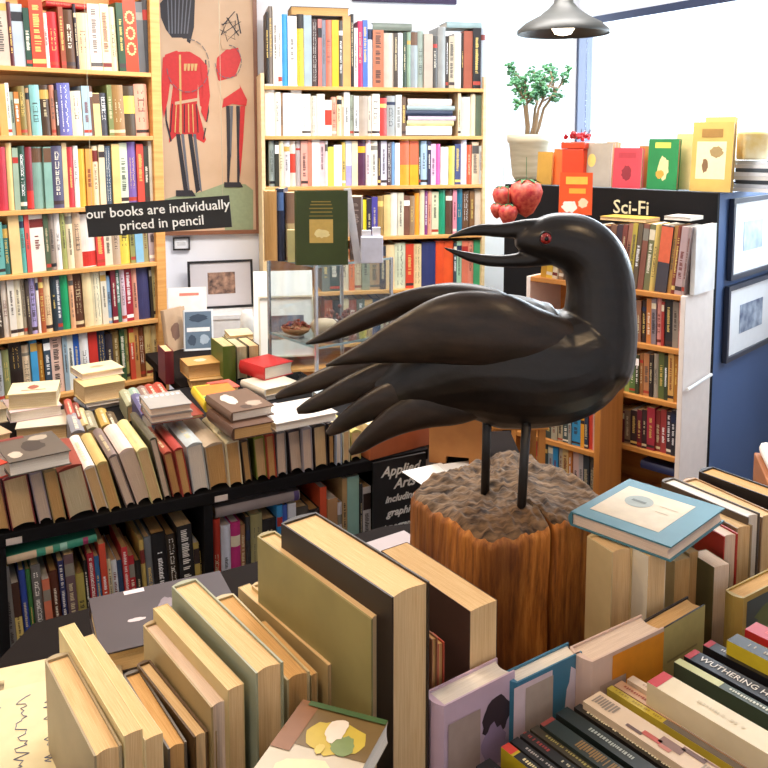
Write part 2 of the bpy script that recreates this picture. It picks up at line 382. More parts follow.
# left one
lz = [zat(LC, 155, y) for y in (73, 136, 204, 262, 319, 377)]
lsr = LC.s_(LC.hit(155, 200)); lsl = -1.05
bookcase('bookcase', LC, lsl, lsr, lz + [.1, .45], 2.62, .25, 'tall pine bookcase full of books at the left, beside the soldier print', side=.042)
ROWN = ['top', 'second', 'third', 'fourth', 'fifth', 'sixth']
LROWS = [
 ("-8,ccb8a8,-4 10,5a2028,2 14,b4c0cc,4 26,24483a,8 32,d8452a,-4 46,f0e4dc,13 50,cf2a30,12 61,9a4a30,7 66,5c3a20,10 76,2e1c28,4 79,e0c8a0,13 91,f4dccc,4 103,ecdcae,4 112,eadcb4,7 119,2c4a30,3 126,d0421e,-6,o 139,5a5a5c,2 146,48484c,0", 154),
 ("0,e0a862,84,n 8,f2ece0,83 12,9aa898,92 16,c07838,92 21,8a7840,86 28,b08860,88 32,8cc4c4,85 42,4a3424,85 52,b87860,85 57,403430,90 60,6c6cb0,83,V 73,f0e0c8,91 84,a8c4d4,86 92,705040,86 95,e8d090,93,g 102,50505a,93 109,7c8450,85 114,a07844,85 126,50402c,86,Z 137,ecaa90,84", 150),
 ("-4,b82c3c,147,n 8,ecc888,143,n 14,9cb09c,148 20,2c5040,146 27,8a2430,147,R 34,84a89c,147,g 45,88b0a4,147,g 53,54506c,146 64,e8c894,143,n 69,c83c44,147 75,f4f0ec,146 80,e8b848,149,n 87,e4a050,149 94,f0e4c0,146 100,e8d4b0,145 106,48586c,146,V 113,e8c880,144,n 121,d8e0c4,143 129,7c60a8,142 138,d84c3c,144 145,3c3c34,146 150,f4ecd8,141,n", 157),
 ("-4,6cb0ac,222 5,386c68,225 11,f0cc90,212,n 22,60b0a8,213 27,e85c58,213 32,f4ece0,213 46,506048,213 51,98887c,213 57,f4ece8,212 63,a8ac68,212 68,ecdcb8,212 75,d8b898,212 83,f4ece4,214,R 97,d83c3c,212 105,e8d8c0,212 113,c0a890,210 121,ecd458,210 131,98985c,210 136,8cc0e0,210,n 144,a8a070,208 149,b8a4a4,207 157,d04038,206", 160),
 ("-4,3c3028,282 4,e0d4c8,280 10,ece4d8,279 17,ece0c4,279 24,a89c88,279 28,504440,280 32,b4a8dc,277 38,f0e8e0,277 41,b05c38,276 46,f0d4a8,275 53,28343c,273 58,485868,273 63,20a068,272,n 71,e8b088,273 76,5c3828,272 85,f0d8a8,272,n 94,f0e8c8,270,W 103,e8e0cc,270 109,90b4d8,276 113,802838,269 118,48806c,268 122,dcc4d0,268 127,a82c3c,266 134,e09c84,266 139,40406c,265,n 151,2c2820,265 154,e0d090,263", 160),
 ("-4,b0b4b8,352 5,8c9060,350 12,302420,342,Y 25,e8d0b0,345 33,48a0d8,338 40,b87c30,344 46,3c4c5c,338 53,ecc8b8,337,W 65,98b0c0,334 70,e8ece8,334 76,3060b8,333 82,f0f0f0,332 91,cc3830,330,n 100,303850,330 108,383038,334 115,8a7040,331 122,385838,329 127,a8a060,329 131,cc4c34,328 136,c88c50,328 141,844828,327 147,e4cc88,326 154,e0cc94,325", 161),
]
for i, (sp, xe) in enumerate(LROWS):
    row(LC, lz[i], sp, xe, f'{ROWN[i]} visible shelf of the left bookcase', f'books on the {ROWN[i]} shelf of the left bookcase', lean=-R(2.2 if i != 2 else .8), w=1.0)
# red book lying across the top row
a = LC.off(.03); p0 = a.hit(46, -3); p1 = a.hit(92, 3)
book(Vector((p0.x, p0.y, a.hit(80, 6).z)), a.n, a.d, .02, .14, (Vector((p1.x - p0.x, p1.y - p0.y, 0))).length, 'b82828', 'c', True, 'red hardback lying flat across upright books, top shelf of the left bookcase', 'books on the top shelf of the left bookcase', [('title', .1, .9, 'e07040', .5)])

# right one
rz = [zat(RC, 440, y) for y in (88, 136, 185, 235, 288)]
rsl = RC.s_(RC.hit(265, 140)); rsr = RC.s_(RC.hit(483, 140))
bookcase('bookcase', RC, rsl, rsr, rz + [rz[-1] - .27, .5, .2], rz[0] + .06, .27, 'wide pine bookcase on the white back wall behind the glass case', side=.018, wood=WOODB, woodh=WOODH)
RROWS = [
 ("266,28221f,12 269,8a8078,6 273,f0e8dc,7 278,f4f0e8,8 282,3c9cd8,14,n 288,f4f0ec,16 297,2c2824,14,K 304,a4b4bc,15,n 312,4c3c3c,19,V 318,c87870,19 322,80808c,20 326,e87860,20 332,f0b828,20,n 339,504840,21 343,d8a060,16,n 351,302c2c,14 354,e8dcd0,28 358,c83060,21 363,4c70c0,20 368,e4ecf4,24 373,b87050,30,W 384,c8bcac,33,n 394,4c4038,33 398,f0f0f0,33,n 403,344838,32 407,88a088,32 411,98a0a4,31,g 418,98a498,31 424,b8a898,34,n 433,4c4844,36 438,989894,27,n 446,38302c,36 449,c0b098,36 455,f2f0ee,33,n 462,30241c,33 464,a0523a,31,n 473,241e1e,28 481,b0b8c4,28", 486, ),
 ("265,f4ece0,84,n 275,e8e8dc,92 281,a88868,93 283,f0e8f0,93,n 291,f6f2ea,85,n 302,f4f0ec,94 311,d8d4c4,96,W 317,f4ece0,94,n 325,f0e0d0,100,r 332,e8a890,97 337,ecd8b0,96 342,d8c0a0,97 344,f2f0e8,92 350,98a090,95 354,f0f0ec,96 359,b4a494,96,n 368,dcd0c0,96 372,f2ece0,94 380,d84440,98 387,a8acac,96 396,ecf0ec,95 402,705848,97 -", 406),
 ("269,909c98,141 275,303028,141 279,ecdcb4,141 284,dcd8dc,141 290,ecd8c8,141,r 296,b8b0b0,141 301,e8a898,141 308,e08870,140,n 312,f4ece4,139,n 320,f0c8cc,141 325,e8e0dc,141 328,e8e060,147,n 334,ece0ec,145,n 342,e0c060,142 346,d4dcec,141,H 352,ecdcb8,141,n 358,582848,140,y 366,f0d4dc,140 371,f0e8d8,141 378,402c34,142 381,d4d0e0,141 387,4c3840,142,V 392,7ca8d8,142,n 395,e8f0f8,143,n 400,f0a030,140,S 410,f4a828,140,S 419,304034,141 421,b4d0e8,141 428,38304c,141 431,f0c0dc,144 436,e060a4,144,n 441,f2f0e4,147,n 449,d8cc60,146,n 455,48507c,144 461,ece8f4,139,n 467,e0603c,145 472,ecd0b0,142 479,c8ccc8,146", 484),
 ("343,a89c90,200 350,805040,200 359,ecdc30,200,n 367,302c3c,199 372,5048a0,197 378,a88850,196 384,e4c888,195,n 391,f0e8dc,193,n 398,dcd8c0,193 404,785040,196 410,9c8060,196 415,f0a030,193,n 420,f0dcb4,190,n 425,883c80,191 428,e0a088,191 432,dcdcb8,192 439,20946c,190,n 446,604434,190 453,e890a0,190 457,207088,189 463,6c4c34,191 470,8c6440,191 475,ece0d0,189,n", 484),
 ("322,687068,252 330,3c5050,252 340,e0d0b0,250 349,e07038,250 355,c8b898,250 362,8c9480,250 370,b09070,250 380,383c48,246 386,ecd0a0,245,n 395,d4dcc0,243,W 406,d84830,244 414,ecd4a0,244,W 422,343c70,242,n 436,e85428,241,n 444,ec5c2c,241,n 454,405058,243 457,a8d0b0,241 462,e07c60,241 468,e49078,241 474,48a878,240,n", 484),
]
for i, t in enumerate(RROWS):
    row(RC, rz[i], t[0].replace(' -', ''), t[1], f'{ROWN[i]} shelf of the back bookcase', f'books on the {ROWN[i]} shelf of the back bookcase', depth=.17, w=.9 if i < 4 else .6)
row(RC, rz[4] - .27, "325,a05038,300 333,303840,300 341,d8c8a0,299 349,8c3428,300 357,4c6058,299 365,d8b070,300 373,385070,299 381,c0b8a0,300 389,8c4434,300 397,303038,298 405,c89858,299 413,406048,300 421,e0d0b0,299 429,803038,299 437,d0a870,299 445,505868,299 453,b8a080,299 461,30503c,299 469,a04030,299 477,c8b898,299", 484, 'lowest shelf in sight of the back bookcase', 'books on the lowest shelf of the back bookcase', depth=.17, w=.15)
# lying books on the right case
def lying_on(pl, x0, x1, ytop, ybot, col, pg, label, group, face='spine', inset=.03, D=.15, deco=None, w=1, hard=True, name='book'):
    q = pl.off(inset); ym = (ytop + ybot) / 2; a = q.hit(x0, ym); b = q.hit(x1, ym); za = q.hit((x0 + x1) / 2, ytop).z; zb = q.hit((x0 + x1) / 2, ybot).z
    a.z = (za + zb) / 2; H = q.s_(b) - q.s_(a)
    if face == 'spine': book(a, q.n, q.d, za - zb - .0008, D, H, col, pg, hard, label, group, deco, w, name=name)
    else: book(a + q.n * D, -q.n, q.d, za - zb - .0008, D, H, col, pg, hard, label, group, deco, w, name=name)
lying_on(RC, 291, 349, 7, 16, '3c2c24', 't', 'dark brown book lying on top of the upright books, top shelf of back bookcase', 'books lying on the top row', 'fore')
lying_on(RC, 373, 412, 23, 30.5, '7c8478', 'g', 'grey-green book lying on upright books, middle of the back bookcase top shelf', 'books lying on the top row')
lying_on(RC, 447, 482, 22, 28, '9cb0b0', 'w', 'pale grey book lying on upright books, right end of back bookcase top shelf', 'books lying on the top row')
yy = 135.2
for k, (t, c, pg, nm) in enumerate([(9, 'f0f0ec', 'w', 'thick white book at the bottom'), (5.5, 'd8cc90', 'c', 'yellowish book second from the bottom'), (5, 'd4c0d0', 'w', 'lilac book in the middle'), (5.5, '303850', 'w', 'dark blue book third from the top'), (4.5, 'a8b8b8', 'w', 'pale grey book second from the top'), (7, 'f0dcd0', 'w', 'cream book at the top')]):
    lying_on(RC, 406 + (k % 3), 452 + (k * 7 % 5), yy - t, yy, c, pg, f'{nm} of the lying stack on the back bookcase second shelf', 'stack of lying books on the back bookcase', 'spine', .02 + .004 * (k % 3)); yy -= t
row(RC, rz[1], "458,f0d8b0,93 461,c4c4c0,97,n 471,f0dcb8,94,n 476,5c6c58,95,n", 485, 'right of the lying stack, second shelf of the back bookcase', 'books right of the lying stack on the back bookcase', depth=.17)

# ================================================================== SCI-FI UNIT (45 degrees)
u_ang = math.degrees(math.atan2(-.68, .73))
C0 = Vector((1.019, 2.83, 0))
SF = Plane((C0.x, C0.y), u_ang)          # front plane, s=0 at the right near corner, negative to the left
sz = [zat(SF, 690, y) for y in (297, 352, 407, 462)]
sfe = bookcase('bookcase', SF, SF.s_(SF.hit(530, 300)), -.018, [sz[0], sz[1], sz[2], sz[3], .35, .1], sz[0], .238, 'waist-high paperback bookcase with a white side panel, holding science fiction', side=.018, sidew=mat('white_side_panel', 'f0e4dc', .5, noise_amt=.05), woodh=mat('orange_pine', 'd09048', .45, scale=3, stretch=(1, 10, 14), col2='b87434'))
mb = MB(); mb.tube([SF.at(.008, zat(SF, 700, 393), -.0) + Vector((.01, 0, 0)), SF.at(.008, zat(SF, 700, 393) + .012, .2) + Vector((.01, 0, 0))], .006)
tag(mb.build('label_rail', mat('white_plastic', 'f4f4f4', .3)), 'small white rail fixed across the white side panel of the bookcase', 'rail')
# black body behind with blue flank
BK = SF.off(.2400); BL = BK.s_(BK.hit(504, 240))
TOPZ = BK.hit(718, 193).z
e = empty('display_cabinet', planeM(BK, 0, 0), 'black-fronted cabinet with a blue painted flank, lettered for science fiction', 'cabinet')
mb = MB(); mb.box((BL, 0, 0), (0, .02, TOPZ)); mb.build('front_board', BLACK, e, bevel=.002)
mb = MB(); mb.box((-.02, .02, 0), (0, .66, TOPZ - .004)); mb.build('side_panel', BLUE, e)
mb = MB(); mb.box((BL, .02, 0), (-.02, .66, TOPZ - .03)); mb.build('body', BLACK, e)
mb = MB(); mb.box((BL, .021, TOPZ - .03), (-.0205, .66, TOPZ - .005)); mb.build('top_board', BLACK, e)
sp = BK.hit(631, 208); SC = mat('cream_paint', 'e8e0b8', .6)
text('Sci-Fi', .074, SC, e, Matrix.Translation((BK.s_(sp), -.001, sp.z)), bold=.0006, wx=.95)
# frames on the blue flank
FL = Plane((BK.at(0).x, BK.at(0).y), math.degrees(BK.ang) + 90)    # runs away from the corner
def frame(pl, x0, x1, y0, y1, label, art, border=.018, fc='2e3444', matc='eef0f2', off=-.004, mw=.05, group=None):
    a = pl.hit(x0, (y0 + y1) / 2); s0 = pl.s_(a); s1 = pl.s_(pl.hit(x1, (y0 + y1) / 2)); z1 = pl.hit(x0, y0).z; z0 = pl.hit(x0, y1).z
    e = empty('picture_frame', planeM(pl, s0, z0, off), label, 'framed picture', group); W = s1 - s0; H = z1 - z0; t = border
    fm = mat('frame_' + fc, fc, .4)
    mb = MB(); mb.box((0, -.018, 0), (W, 0, t)); mb.box((0, -.018, H - t), (W, 0, H)); mb.box((0, -.018, t), (t, 0, H - t)); mb.box((W - t, -.018, t), (W, 0, H - t)); mb.build('frame', fm, e)
    mb = MB(); mb.box((t, -.008, t), (W - t, -.001, H - t)); mb.build('mount', mat('mount_' + matc, matc, .7, noise_amt=.03), e)
    x0, x1, z0, z1 = t + (W - 2 * t) * art[0], t + (W - 2 * t) * art[1], t + (H - 2 * t) * art[2], t + (H - 2 * t) * art[3]
    mb = MB(); mb.box((x0, -.0095, z0), (x1, -.0081, z1)); mb.build('print', mat('art_' + art[4] + art[5], art[4], .6, scale=art[6], col2=art[5]), e)
    return e
frame(FL, 727, 772, 199, 280, 'framed print in white mount, upper of two on the blue cabinet flank', (.25, .7, .3, .72, 'c8d4e0', 'a0b4cc', 20))
frame(FL, 722, 770, 287, 362, 'framed seascape print, lower of two on the blue cabinet flank', (.25, .75, .28, .72, '5a6884', 'b8c4d4', 18))

SROWS = [
 (0, "540,c8982c,225 546,e8c040,225 552,e8dcc0,226 557,a08060,228 563,605040,228 570,8a3028,226 577,c8a870,226 584,384458,226 591,b09078,225 598,703830,225 605,987058,224 611,504048,224 617,8a4a40,224 622,b07864,223 627,c4b04c,222 632,6c5c48,222 637,8c5848,221 643,787854,221 649,d0b464,220 655,48444c,220,S 667,b88848,220 671,8a4434,221 675,c0a4a4,221 682,a89490,222", 685),
 (1, "600,704030,304 606,302c2c,303 612,a87848,303 618,585058,303 624,8c3830,302 630,483c34,302 636,946850,301 641,3c2c28,301 646,c87c40,299 651,8c8088,299 656,e09890,298 661,a83834,302 664,282a30,300 672,908478,302 678,e0a498,301 ", 684),
 (2, "600,a84830,358 606,e0c090,358 612,40503c,357 618,7c5038,357 624,90a058,356 629,5c7c44,356 635,404830,355 639,9c683c,354 643,c08458,354 649,342c2c,355 653,a89c8c,354 658,606c3c,353 664,3c4430,356 668,d8a860,354 674,b87c34,356 679,505448,357", 684),
 (3, "600,502828,412 606,a07050,412 612,303030,412 618,6c2830,411 624,8c7058,411 630,382c30,411 637,702838,410 642,3c2c30,410 647,b03848,408 655,8c3834,411 660,a84444,410 666,403038,412 671,2c2c34,411 677,605058,413", 683),
]
for i, sp_, xe in SROWS:
    row(SF, sz[i], sp_, xe, ['on top of', 'top shelf of', 'middle shelf of', 'lowest visible shelf of'][i] + ' the white-sided bookcase', 'paperbacks ' + ['on top of', 'on the top shelf of', 'on the middle shelf of', 'on the lowest shelf of'][i] + ' the white-sided bookcase', depth=.12, inset=.012, hardp=.1, lean=R(5 if i == 0 else -1), smax=-.022 if i else None, w=.55 if i == 0 else .6, maxh=.235)
# white upright pamphlets at the end of the top row
a = SF.at(.008, sz[0] + .001, .03)
book(a, SF.n, (0, 0, 1), .016, .17, .235, 'f4f2f0', 'w', False, 'tall bright white book at the right end above the white side panel', 'paperbacks on top of the white-sided bookcase', [], 1)
lying_on(SF, 600, 646, 217.5, 221.5, 'd8b850', 'c', 'yellow paperback lying on top of the science fiction books, left', 'books lying on the science fiction row', 'fore', .02, .11, hard=False)
lying_on(SF, 664, 690, 216.5, 220.5, 'e8e0d4', 'w', 'pale paperback lying on top of the science fiction books, right', 'books lying on the science fiction row', 'fore', .02, .11, hard=False)
lying_on(SF, 640, 682, 466, 474, '384880', 'g', 'blue book lying flat on the bottom shelf of the white-sided bookcase', 'books at the bottom of the white-sided bookcase', 'spine', .03, .12)
# lower unit to its left
k1 = Vector((.747, 2.849, 0)); LU = Plane((k1.x, k1.y), u_ang)
luz = [zat(LU, 606, 404), zat(LU, 606, 456), zat(LU, 606, 510)]
OP = mat('orange_pine', 'd09048'); OPS = mat('orange_pine_side', 'cc8a44', .45, scale=3, stretch=(10, 10, 1), col2='b87434')
bookcase('bookcase', LU, LU.s_(LU.hit(516, 440)), -.022, [luz[0], luz[1], luz[2], .1], luz[0] + .02, .165, 'low orange pine bookcase under the bird, in front of the white-sided one', side=.022, wood=OPS, woodh=OP)
row(LU, luz[1], "545,404840,420 551,b0a890,419 557,c0b090,418 562,485858,417 568,a8a8a0,416 571,3c94c8,414 580,e8a030,418 584,303c50,416 588,d84838,410,n 592,e8b0a8,414,n 600,b8a890,412 604,e0c0a8,412", 607, 'upper shelf of the low pine bookcase', 'books on the upper shelf of the low pine bookcase', depth=.11, inset=.012, hardp=.2, lean=R(-1), w=.8, smax=-.024)
row(LU, luz[2], "530,c8b878,440 534,d84840,440 541,304040,442 548,98a4a8,443 553,3090c8,444 558,c8b8a0,446 562,e0c080,446 568,c87c38,450 572,e8c8c0,453 578,c8c0c0,455 583,404850,456 589,706860,458 595,303c40,460 601,808894,461", 607, 'lower shelf of the low pine bookcase', 'books on the lower shelf of the low pine bookcase', depth=.11, inset=.012, hardp=.2, lean=R(-1), w=.8, smax=-.024)
p = LU.at(-.03, luz[0] + .0205, .05)
book(p, Vector((-.9, -.3, 0)), (0, 0, 1), .012, .1, .075, 'e8e4dc', 'w', False, 'small white booklet standing on the low pine bookcase corner', 'booklets', [])

# ================================================================== THINGS ON THE BLACK CABINET
def upright(C, yaw, W, H, T, col, label, group, art=(), pg='c', lean=0, hard=True, w=1, name='book', deco=None):
    """book shown cover on: W wide, H tall, cover facing the viewer"""
    d = Vector((math.cos(yaw), math.sin(yaw), 0)); n = Vector((-math.sin(yaw), math.cos(yaw), 0))
    Z = Vector((0, 0, 1)) + n * math.tan(lean)
    # spine at the left, x axis = Y x Z = d x up = -n : towards the viewer
    book(Vector(C) - d * W / 2 + n * T / 2, d, Z, T, W, H, col, pg, hard, label, group, deco, w, art, name)
yb = math.radians(u_ang)
def ontop(x0, x1, yt, yb_, off, T, col, label, art=(), yaw=None, pg='c'):
    q = BK.off(off); z0 = TOPZ; pm = q.hit((x0 + x1) / 2, yb_); s0 = q.hit(x0, yb_); s1 = q.hit(x1, yb_)
    W = abs(q.s_(s1) - q.s_(s0)); c = q.at((q.s_(s0) + q.s_(s1)) / 2, z0); H = q.hit((x0 + x1) / 2, yt).z - z0
    upright(c, yb if yaw is None else yaw, W, H, T, col, label, 'books on the black cabinet', art, pg, lean=R(4))
ontop(535, 551, 152, 185, .06, .03, 'b08838', 'brown book standing on the black cabinet beside the plant pot')
ontop(551, 561, 149, 185, .08, .03, 'd86830', 'orange book on the black cabinet, left of the red box')
ontop(583, 610, 143, 187, .06, .025, 'a8a49c', 'grey book with small gold oval cover on the black cabinet', [(1, 'e', .12, .42, .45, .75, 'd8c070')])
ontop(603, 616, 142, 187, .12, .02, 'c8a080', 'tan book half hidden behind grey and pink-red books')
ontop(611, 640, 148, 188, .05, .02, 'd84858', 'pink-red book with dark figures, standing on the black cabinet', [(1, 'b', .3, .7, .15, .6, '8a2838'), (1, 'r', .2, .8, .75, .88, 'b03848')])
ontop(636, 650, 146, 188, .1, .02, 'b08040', 'brown-gold book behind the green one on the cabinet')
ontop(645, 676, 139, 190, .05, .022, '20884c', 'green book with pale crane drawing, standing on the black cabinet', [(1, 'b', .35, .75, .15, .7, 'e0d8a0'), (1, 'b', .3, .6, .2, .4, 'd8a040', 2), (1, 'r', .25, .75, .82, .93, 'd8e060')])
ontop(672, 690, 134, 190, .1, .03, 'e0cc90', 'cream book between green book and large yellow picture book')
ontop(688, 730, 122, 192, .045, .025, 'd8b460', 'large yellow book with framed drawing on its cover', [(1, 'r', .15, .85, .18, .72, 'efe0b4'), (1, 'b', .28, .45, .25, .5, '806040', 2), (1, 'b', .45, .8, .48, .66, 'a08858', 2), (1, 'r', .25, .75, .78, .9, 'a07838', 2)])
ontop(700, 731, 117, 190, .12, .02, 'e8c870', 'tall pale yellow book behind the large yellow book')
# red tin box
q = BK.off(.08); c = q.at(q.s_(q.hit(577, 185)), TOPZ + .0005)
e = empty('tin_box', Matrix.Translation(c) @ Matrix.Rotation(yb, 4, 'Z'), 'bright red-orange box with berries on top, on the black cabinet', 'box')
RB = mat('red_box_paint', 'e04020', .4)
mb = MB(); mb.box((-.05, -.04, 0), (.05, .04, .15)); mb.build('body', RB, e, bevel=.004)
mb = MB(); mb.box((-.054, -.044, .1505), (.054, .044, .178)); mb.build('lid', RB, e, bevel=.004)
e = empty('berry_wreath', Matrix.Translation(c + Vector((0, 0, .179))), 'bunch of dark red berries lying on top of the red box', 'decoration')
mb = MB(); rr = random.Random(3)
for k in range(30): mb.ball((rr.uniform(-.05, .05), rr.uniform(-.03, .03), rr.uniform(.01, .035)), rr.uniform(.006, .01), 8, 6)
mb.build('berries', mat('berry_red', 'a82030', .3), e, smooth=True)
mb = MB()
for k in range(8): a = k * .8; mb.tube([(0, 0, .01), (math.cos(a) * .04, math.sin(a) * .03, .03), (math.cos(a) * .055, math.sin(a) * .04, .05)], .0015, 5)
mb.build('twigs', mat('twig', '5a4038', .8), e)
# strawberries
SB = mat('strawberry_cloth', 'b01828', .5, scale=60, col2='d86850'); GL = mat('leaf_cloth', '3c7044', .6)
for (px, py, rr_, off, nm) in [(503, 197, 11, .02, 'leftmost'), (526, 196, 17, .0, 'largest'), (508, 214, 10, -.02, 'lowest'), (497, 210, 7, .0, 'small half hidden')]:
    q = SF.off(.10); s = ond(px, py, 3.15 + off); r = rr_ * 3.15 / 850
    e = empty('fabric_strawberry', Matrix.Translation(s), f'{nm} red cloth strawberry hanging at the end of the black cabinet', 'decoration')
    mb = MB(); mb.lathe([(.05 * r, -1.25 * r), (.45 * r, -1.0 * r), (.85 * r, -.3 * r), (1.0 * r, .25 * r), (.85 * r, .7 * r), (.4 * r, .92 * r), (.05 * r, .95 * r)], 16); mb.build('berry', SB, e, smooth=True)
    mb = MB()
    for k in range(6):
        a = k * 1.047; mb.quad([(0, 0, r), (math.cos(a - .3) * r * .5, math.sin(a - .3) * r * .5, .98 * r), (math.cos(a) * r * .95, math.sin(a) * r * .95, .75 * r), (math.cos(a + .3) * r * .5, math.sin(a + .3) * r * .5, .98 * r)])
    mb.tube([(0, 0, .9 * r), (0, .0, 1.5 * r + .05)], .0012, 6); mb.build('leaves', GL, e)
# orange card leaning before the board
q = BK.off(-.03); c = q.at(q.s_(q.hit(577, 214)), q.hit(577, 214).z)
upright(ond(575, 215, 2.98), R(-14), .115, .15, .012, 'e05018', 'orange-red book with white cats picture, tilted before the lettered black board', 'display books', [(1, 'b', .05, .6, .03, .35, 'f0e0d0'), (1, 'r', .2, .85, .72, .9, 'f0b040'), (1, 'r', .3, .8, .5, .62, 'f0a030'), (1, 'b', .55, .9, .15, .4, 'e8c8a0')], lean=R(12))
# magazines
q = BK.off(.12); z = TOPZ
for k in range(8):
    c = q.at(q.s_(q.hit(752, 190)) + .004 * (k % 3), z + .0075)
    book(c - q.d * .07, q.n, q.d, .0135, .17, .14 + .006 * (k % 2), ['eeeeee', 'd0d4dc', '303840', 'e8e4dc', 'f2f2f2', '505860', 'ececec', 'e0e4e8'][k], 'w', False, f'{["bottom", "second lowest", "third lowest", "fourth lowest", "fourth highest", "third highest", "second highest", "topmost"][k]} magazine of the stack at the right end of the black cabinet', 'magazine stack on the black cabinet', [], name='magazine', cat='magazine'); z += .0142
e = empty('paper_bag', Matrix.Translation(q.at(q.s_(q.hit(749, 190)), z + .002, .02)), 'crumpled cream and yellow bag sitting on the magazine stack', 'bag')
mb = MB(); mb.prism([(-.045, -.03), (.045, -.03), (.05, .03), (-.05, .03)], 0, .1); mb.build('bag', mat('bag_paper', 'f0e4c0', .8, scale=12, col2='e0b860', bump=.5), e, bevel=.008)

# potted jade plant
pc = Vector((.655, 3.86, TOPZ + .001))
e = empty('potted_plant', Matrix.Translation(pc) @ Matrix.Diagonal((1.06, 1.06, 1.3, 1)), 'small jade tree in a pale pot on the black cabinet by the window', 'plant')
mb = MB(); mb.lathe([(.055, 0), (.07, .02), (.085, .13), (.092, .135), (.095, .16), (.088, .162), (.082, .13), (.02, .128)], 28); mb.build('pot', mat('stoneware', 'c4bca4', .35, scale=6, stretch=(1, 1, 8), col2='a49c84'), e, smooth=True)
mb = MB(); mb.lathe([(.08, .129), (.05, .137), (.005, .139)], 20); mb.build('soil', mat('soil', '3c2c20', .9), e)
mb = MB(); tips = []; rr = random.Random(11)
for k in range(5):
    a = k * 1.26; b0 = Vector((math.cos(a) * .012, math.sin(a) * .012, .13)); b1 = b0 + Vector((math.cos(a) * .03, math.sin(a) * .03, .12)); b1.x += .018; b2 = b1 + Vector((math.cos(a) * .055 + .03, math.sin(a) * .05, .1))
    mb.tube([b0, (b0 + b1) / 2 + Vector((.006, 0, 0)), b1, b2], [.009, .008, .006, .004], 8); tips += [(b1 + b2) / 2, b2]
    for j in range(4):
        d = Vector((rr.uniform(-1, 1), rr.uniform(-1, 1), rr.uniform(-.1, 1))).normalized() * rr.uniform(.06, .11); s = b1.lerp(b2, rr.random()); mb.tube([s, s + d * .6 + Vector((0, 0, .01)), s + d], [.004, .003, .002], 6); tips += [s + d, s + d * .7]
mb.build('trunk', mat('jade_bark', '8a7458', .8, scale=40), e, smooth=True)
mb = MB()
for t in tips:
    for j in range(13):
        d = Vector((rr.gauss(0, 1), rr.gauss(0, 1), rr.gauss(0, .8))).normalized(); c = t + d * rr.uniform(.006, .024); mb.ball(c, rr.uniform(.006, .010), 6, 4, (1, .9, .55))
o = mb.build('leaves', mat('jade_leaf', '5c9464', .35, scale=20, col2='3c7450'), e, smooth=True)

# pendant lamp
lc = ond(563, 34, 3.2)
def pendant(c, label, energy, group=None):
    e = empty('pendant_lamp', Matrix.Translation(c), label, 'lamp', group)
    SH = mat('grey_enamel', '2a2924', .5, noise_amt=.1)
    mb = MB(); pr = [(.168, 0), (.168, .012), (.140, .038), (.095, .062), (.058, .088), (.036, .112), (.034, .125), (.012, .13)]
    mb.lathe(pr + [(.010, .124), (.026, .12), (.028, .09), (.04, .07), (.08, .047), (.13, .025), (.160, .004)], 40, cap=False); mb.build('lamp_shade', SH, e, smooth=True)
    mb = MB(); mb.tube([(0, 0, .126), (0, 0, 2.75 - c[2] - .002)], .004, 8); mb.build('cord', BLACK, e)
    mb = MB(); mb.lathe([(.004, -.006), (.03, 0), (.042, .02), (.042, .035), (.03, .055), (.014, .075), (.012, .09)], 20); mb.build('bulb', mat('bulb_glow', 'ffe9c8', .5, emit=6), e, smooth=True)
    l = bpy.data.lights.new('lamp_light', 'SPOT'); l.energy = energy; l.color = (1, .68, .38); l.spot_size = R(150); l.spot_blend = .6; l.shadow_soft_size = .06
    lo = bpy.data.objects.new('lamp_light', l); COL.objects.link(lo); lo.parent = e; lo.location = (0, 0, -.02)
    return e
pendant(lc, 'grey enamel pendant lamp hanging in front of the bright window', 12)
pendant(Vector((-.45, .35, 2.3)), 'pendant lamp out of sight above the left of the near table', 22)
pendant(Vector((.75, .75, 2.35)), 'pendant lamp out of sight above the right of the near table', 17)
pendant(Vector((-1.0, 1.35, 2.45)), 'pendant lamp out of sight above the front of the middle table', 38)

# ================================================================== POSTER AND WALL THINGS
s0 = WB.s_(WB.hit(157, 120)); s1 = WB.s_(WB.hit(258, 120)); z0 = WB.hit(210, 234).z; W = s1 - s0; H = 1.35
e = empty('poster_frame', planeM(WB, s0, z0, -.002), 'tall framed print of two sketched guardsmen in red tunics on back wall', 'framed picture')
BR = mat('brown_frame', '8a5a40', .4); t = .02
mb = MB(); mb.box((0, -.03, 0), (W, 0, t)); mb.box((0, -.03, H - t), (W, 0, H)); mb.box((0, -.03, t), (t, 0, H - t)); mb.box((W - t, -.03, t), (W, 0, H - t)); mb.build('frame', BR, e)
mb = MB(); ink = 1; red = 2; grn = 3; gry = 4
mb.box((t, -.012, t), (W - t, -.002, H - t), 0)
lv = [0]
def blob(pts, mi):
    lv[0] += 1; mb.quad([(x, -.0125 - .00012 * lv[0], z) for x, z in pts], mi)
WBp = lambda px, py: (lambda h: (WB.s_(h) - s0, h.z - z0))(WB.hit(px, py))
def bp(pts, mi): blob([WBp(*q) for q in pts], mi)
bp([(162, 200), (175, 196), (200, 192), (225, 183), (245, 184), (253, 190), (253, 231), (225, 232), (224, 215), (200, 212), (185, 215), (163, 214)], grn)
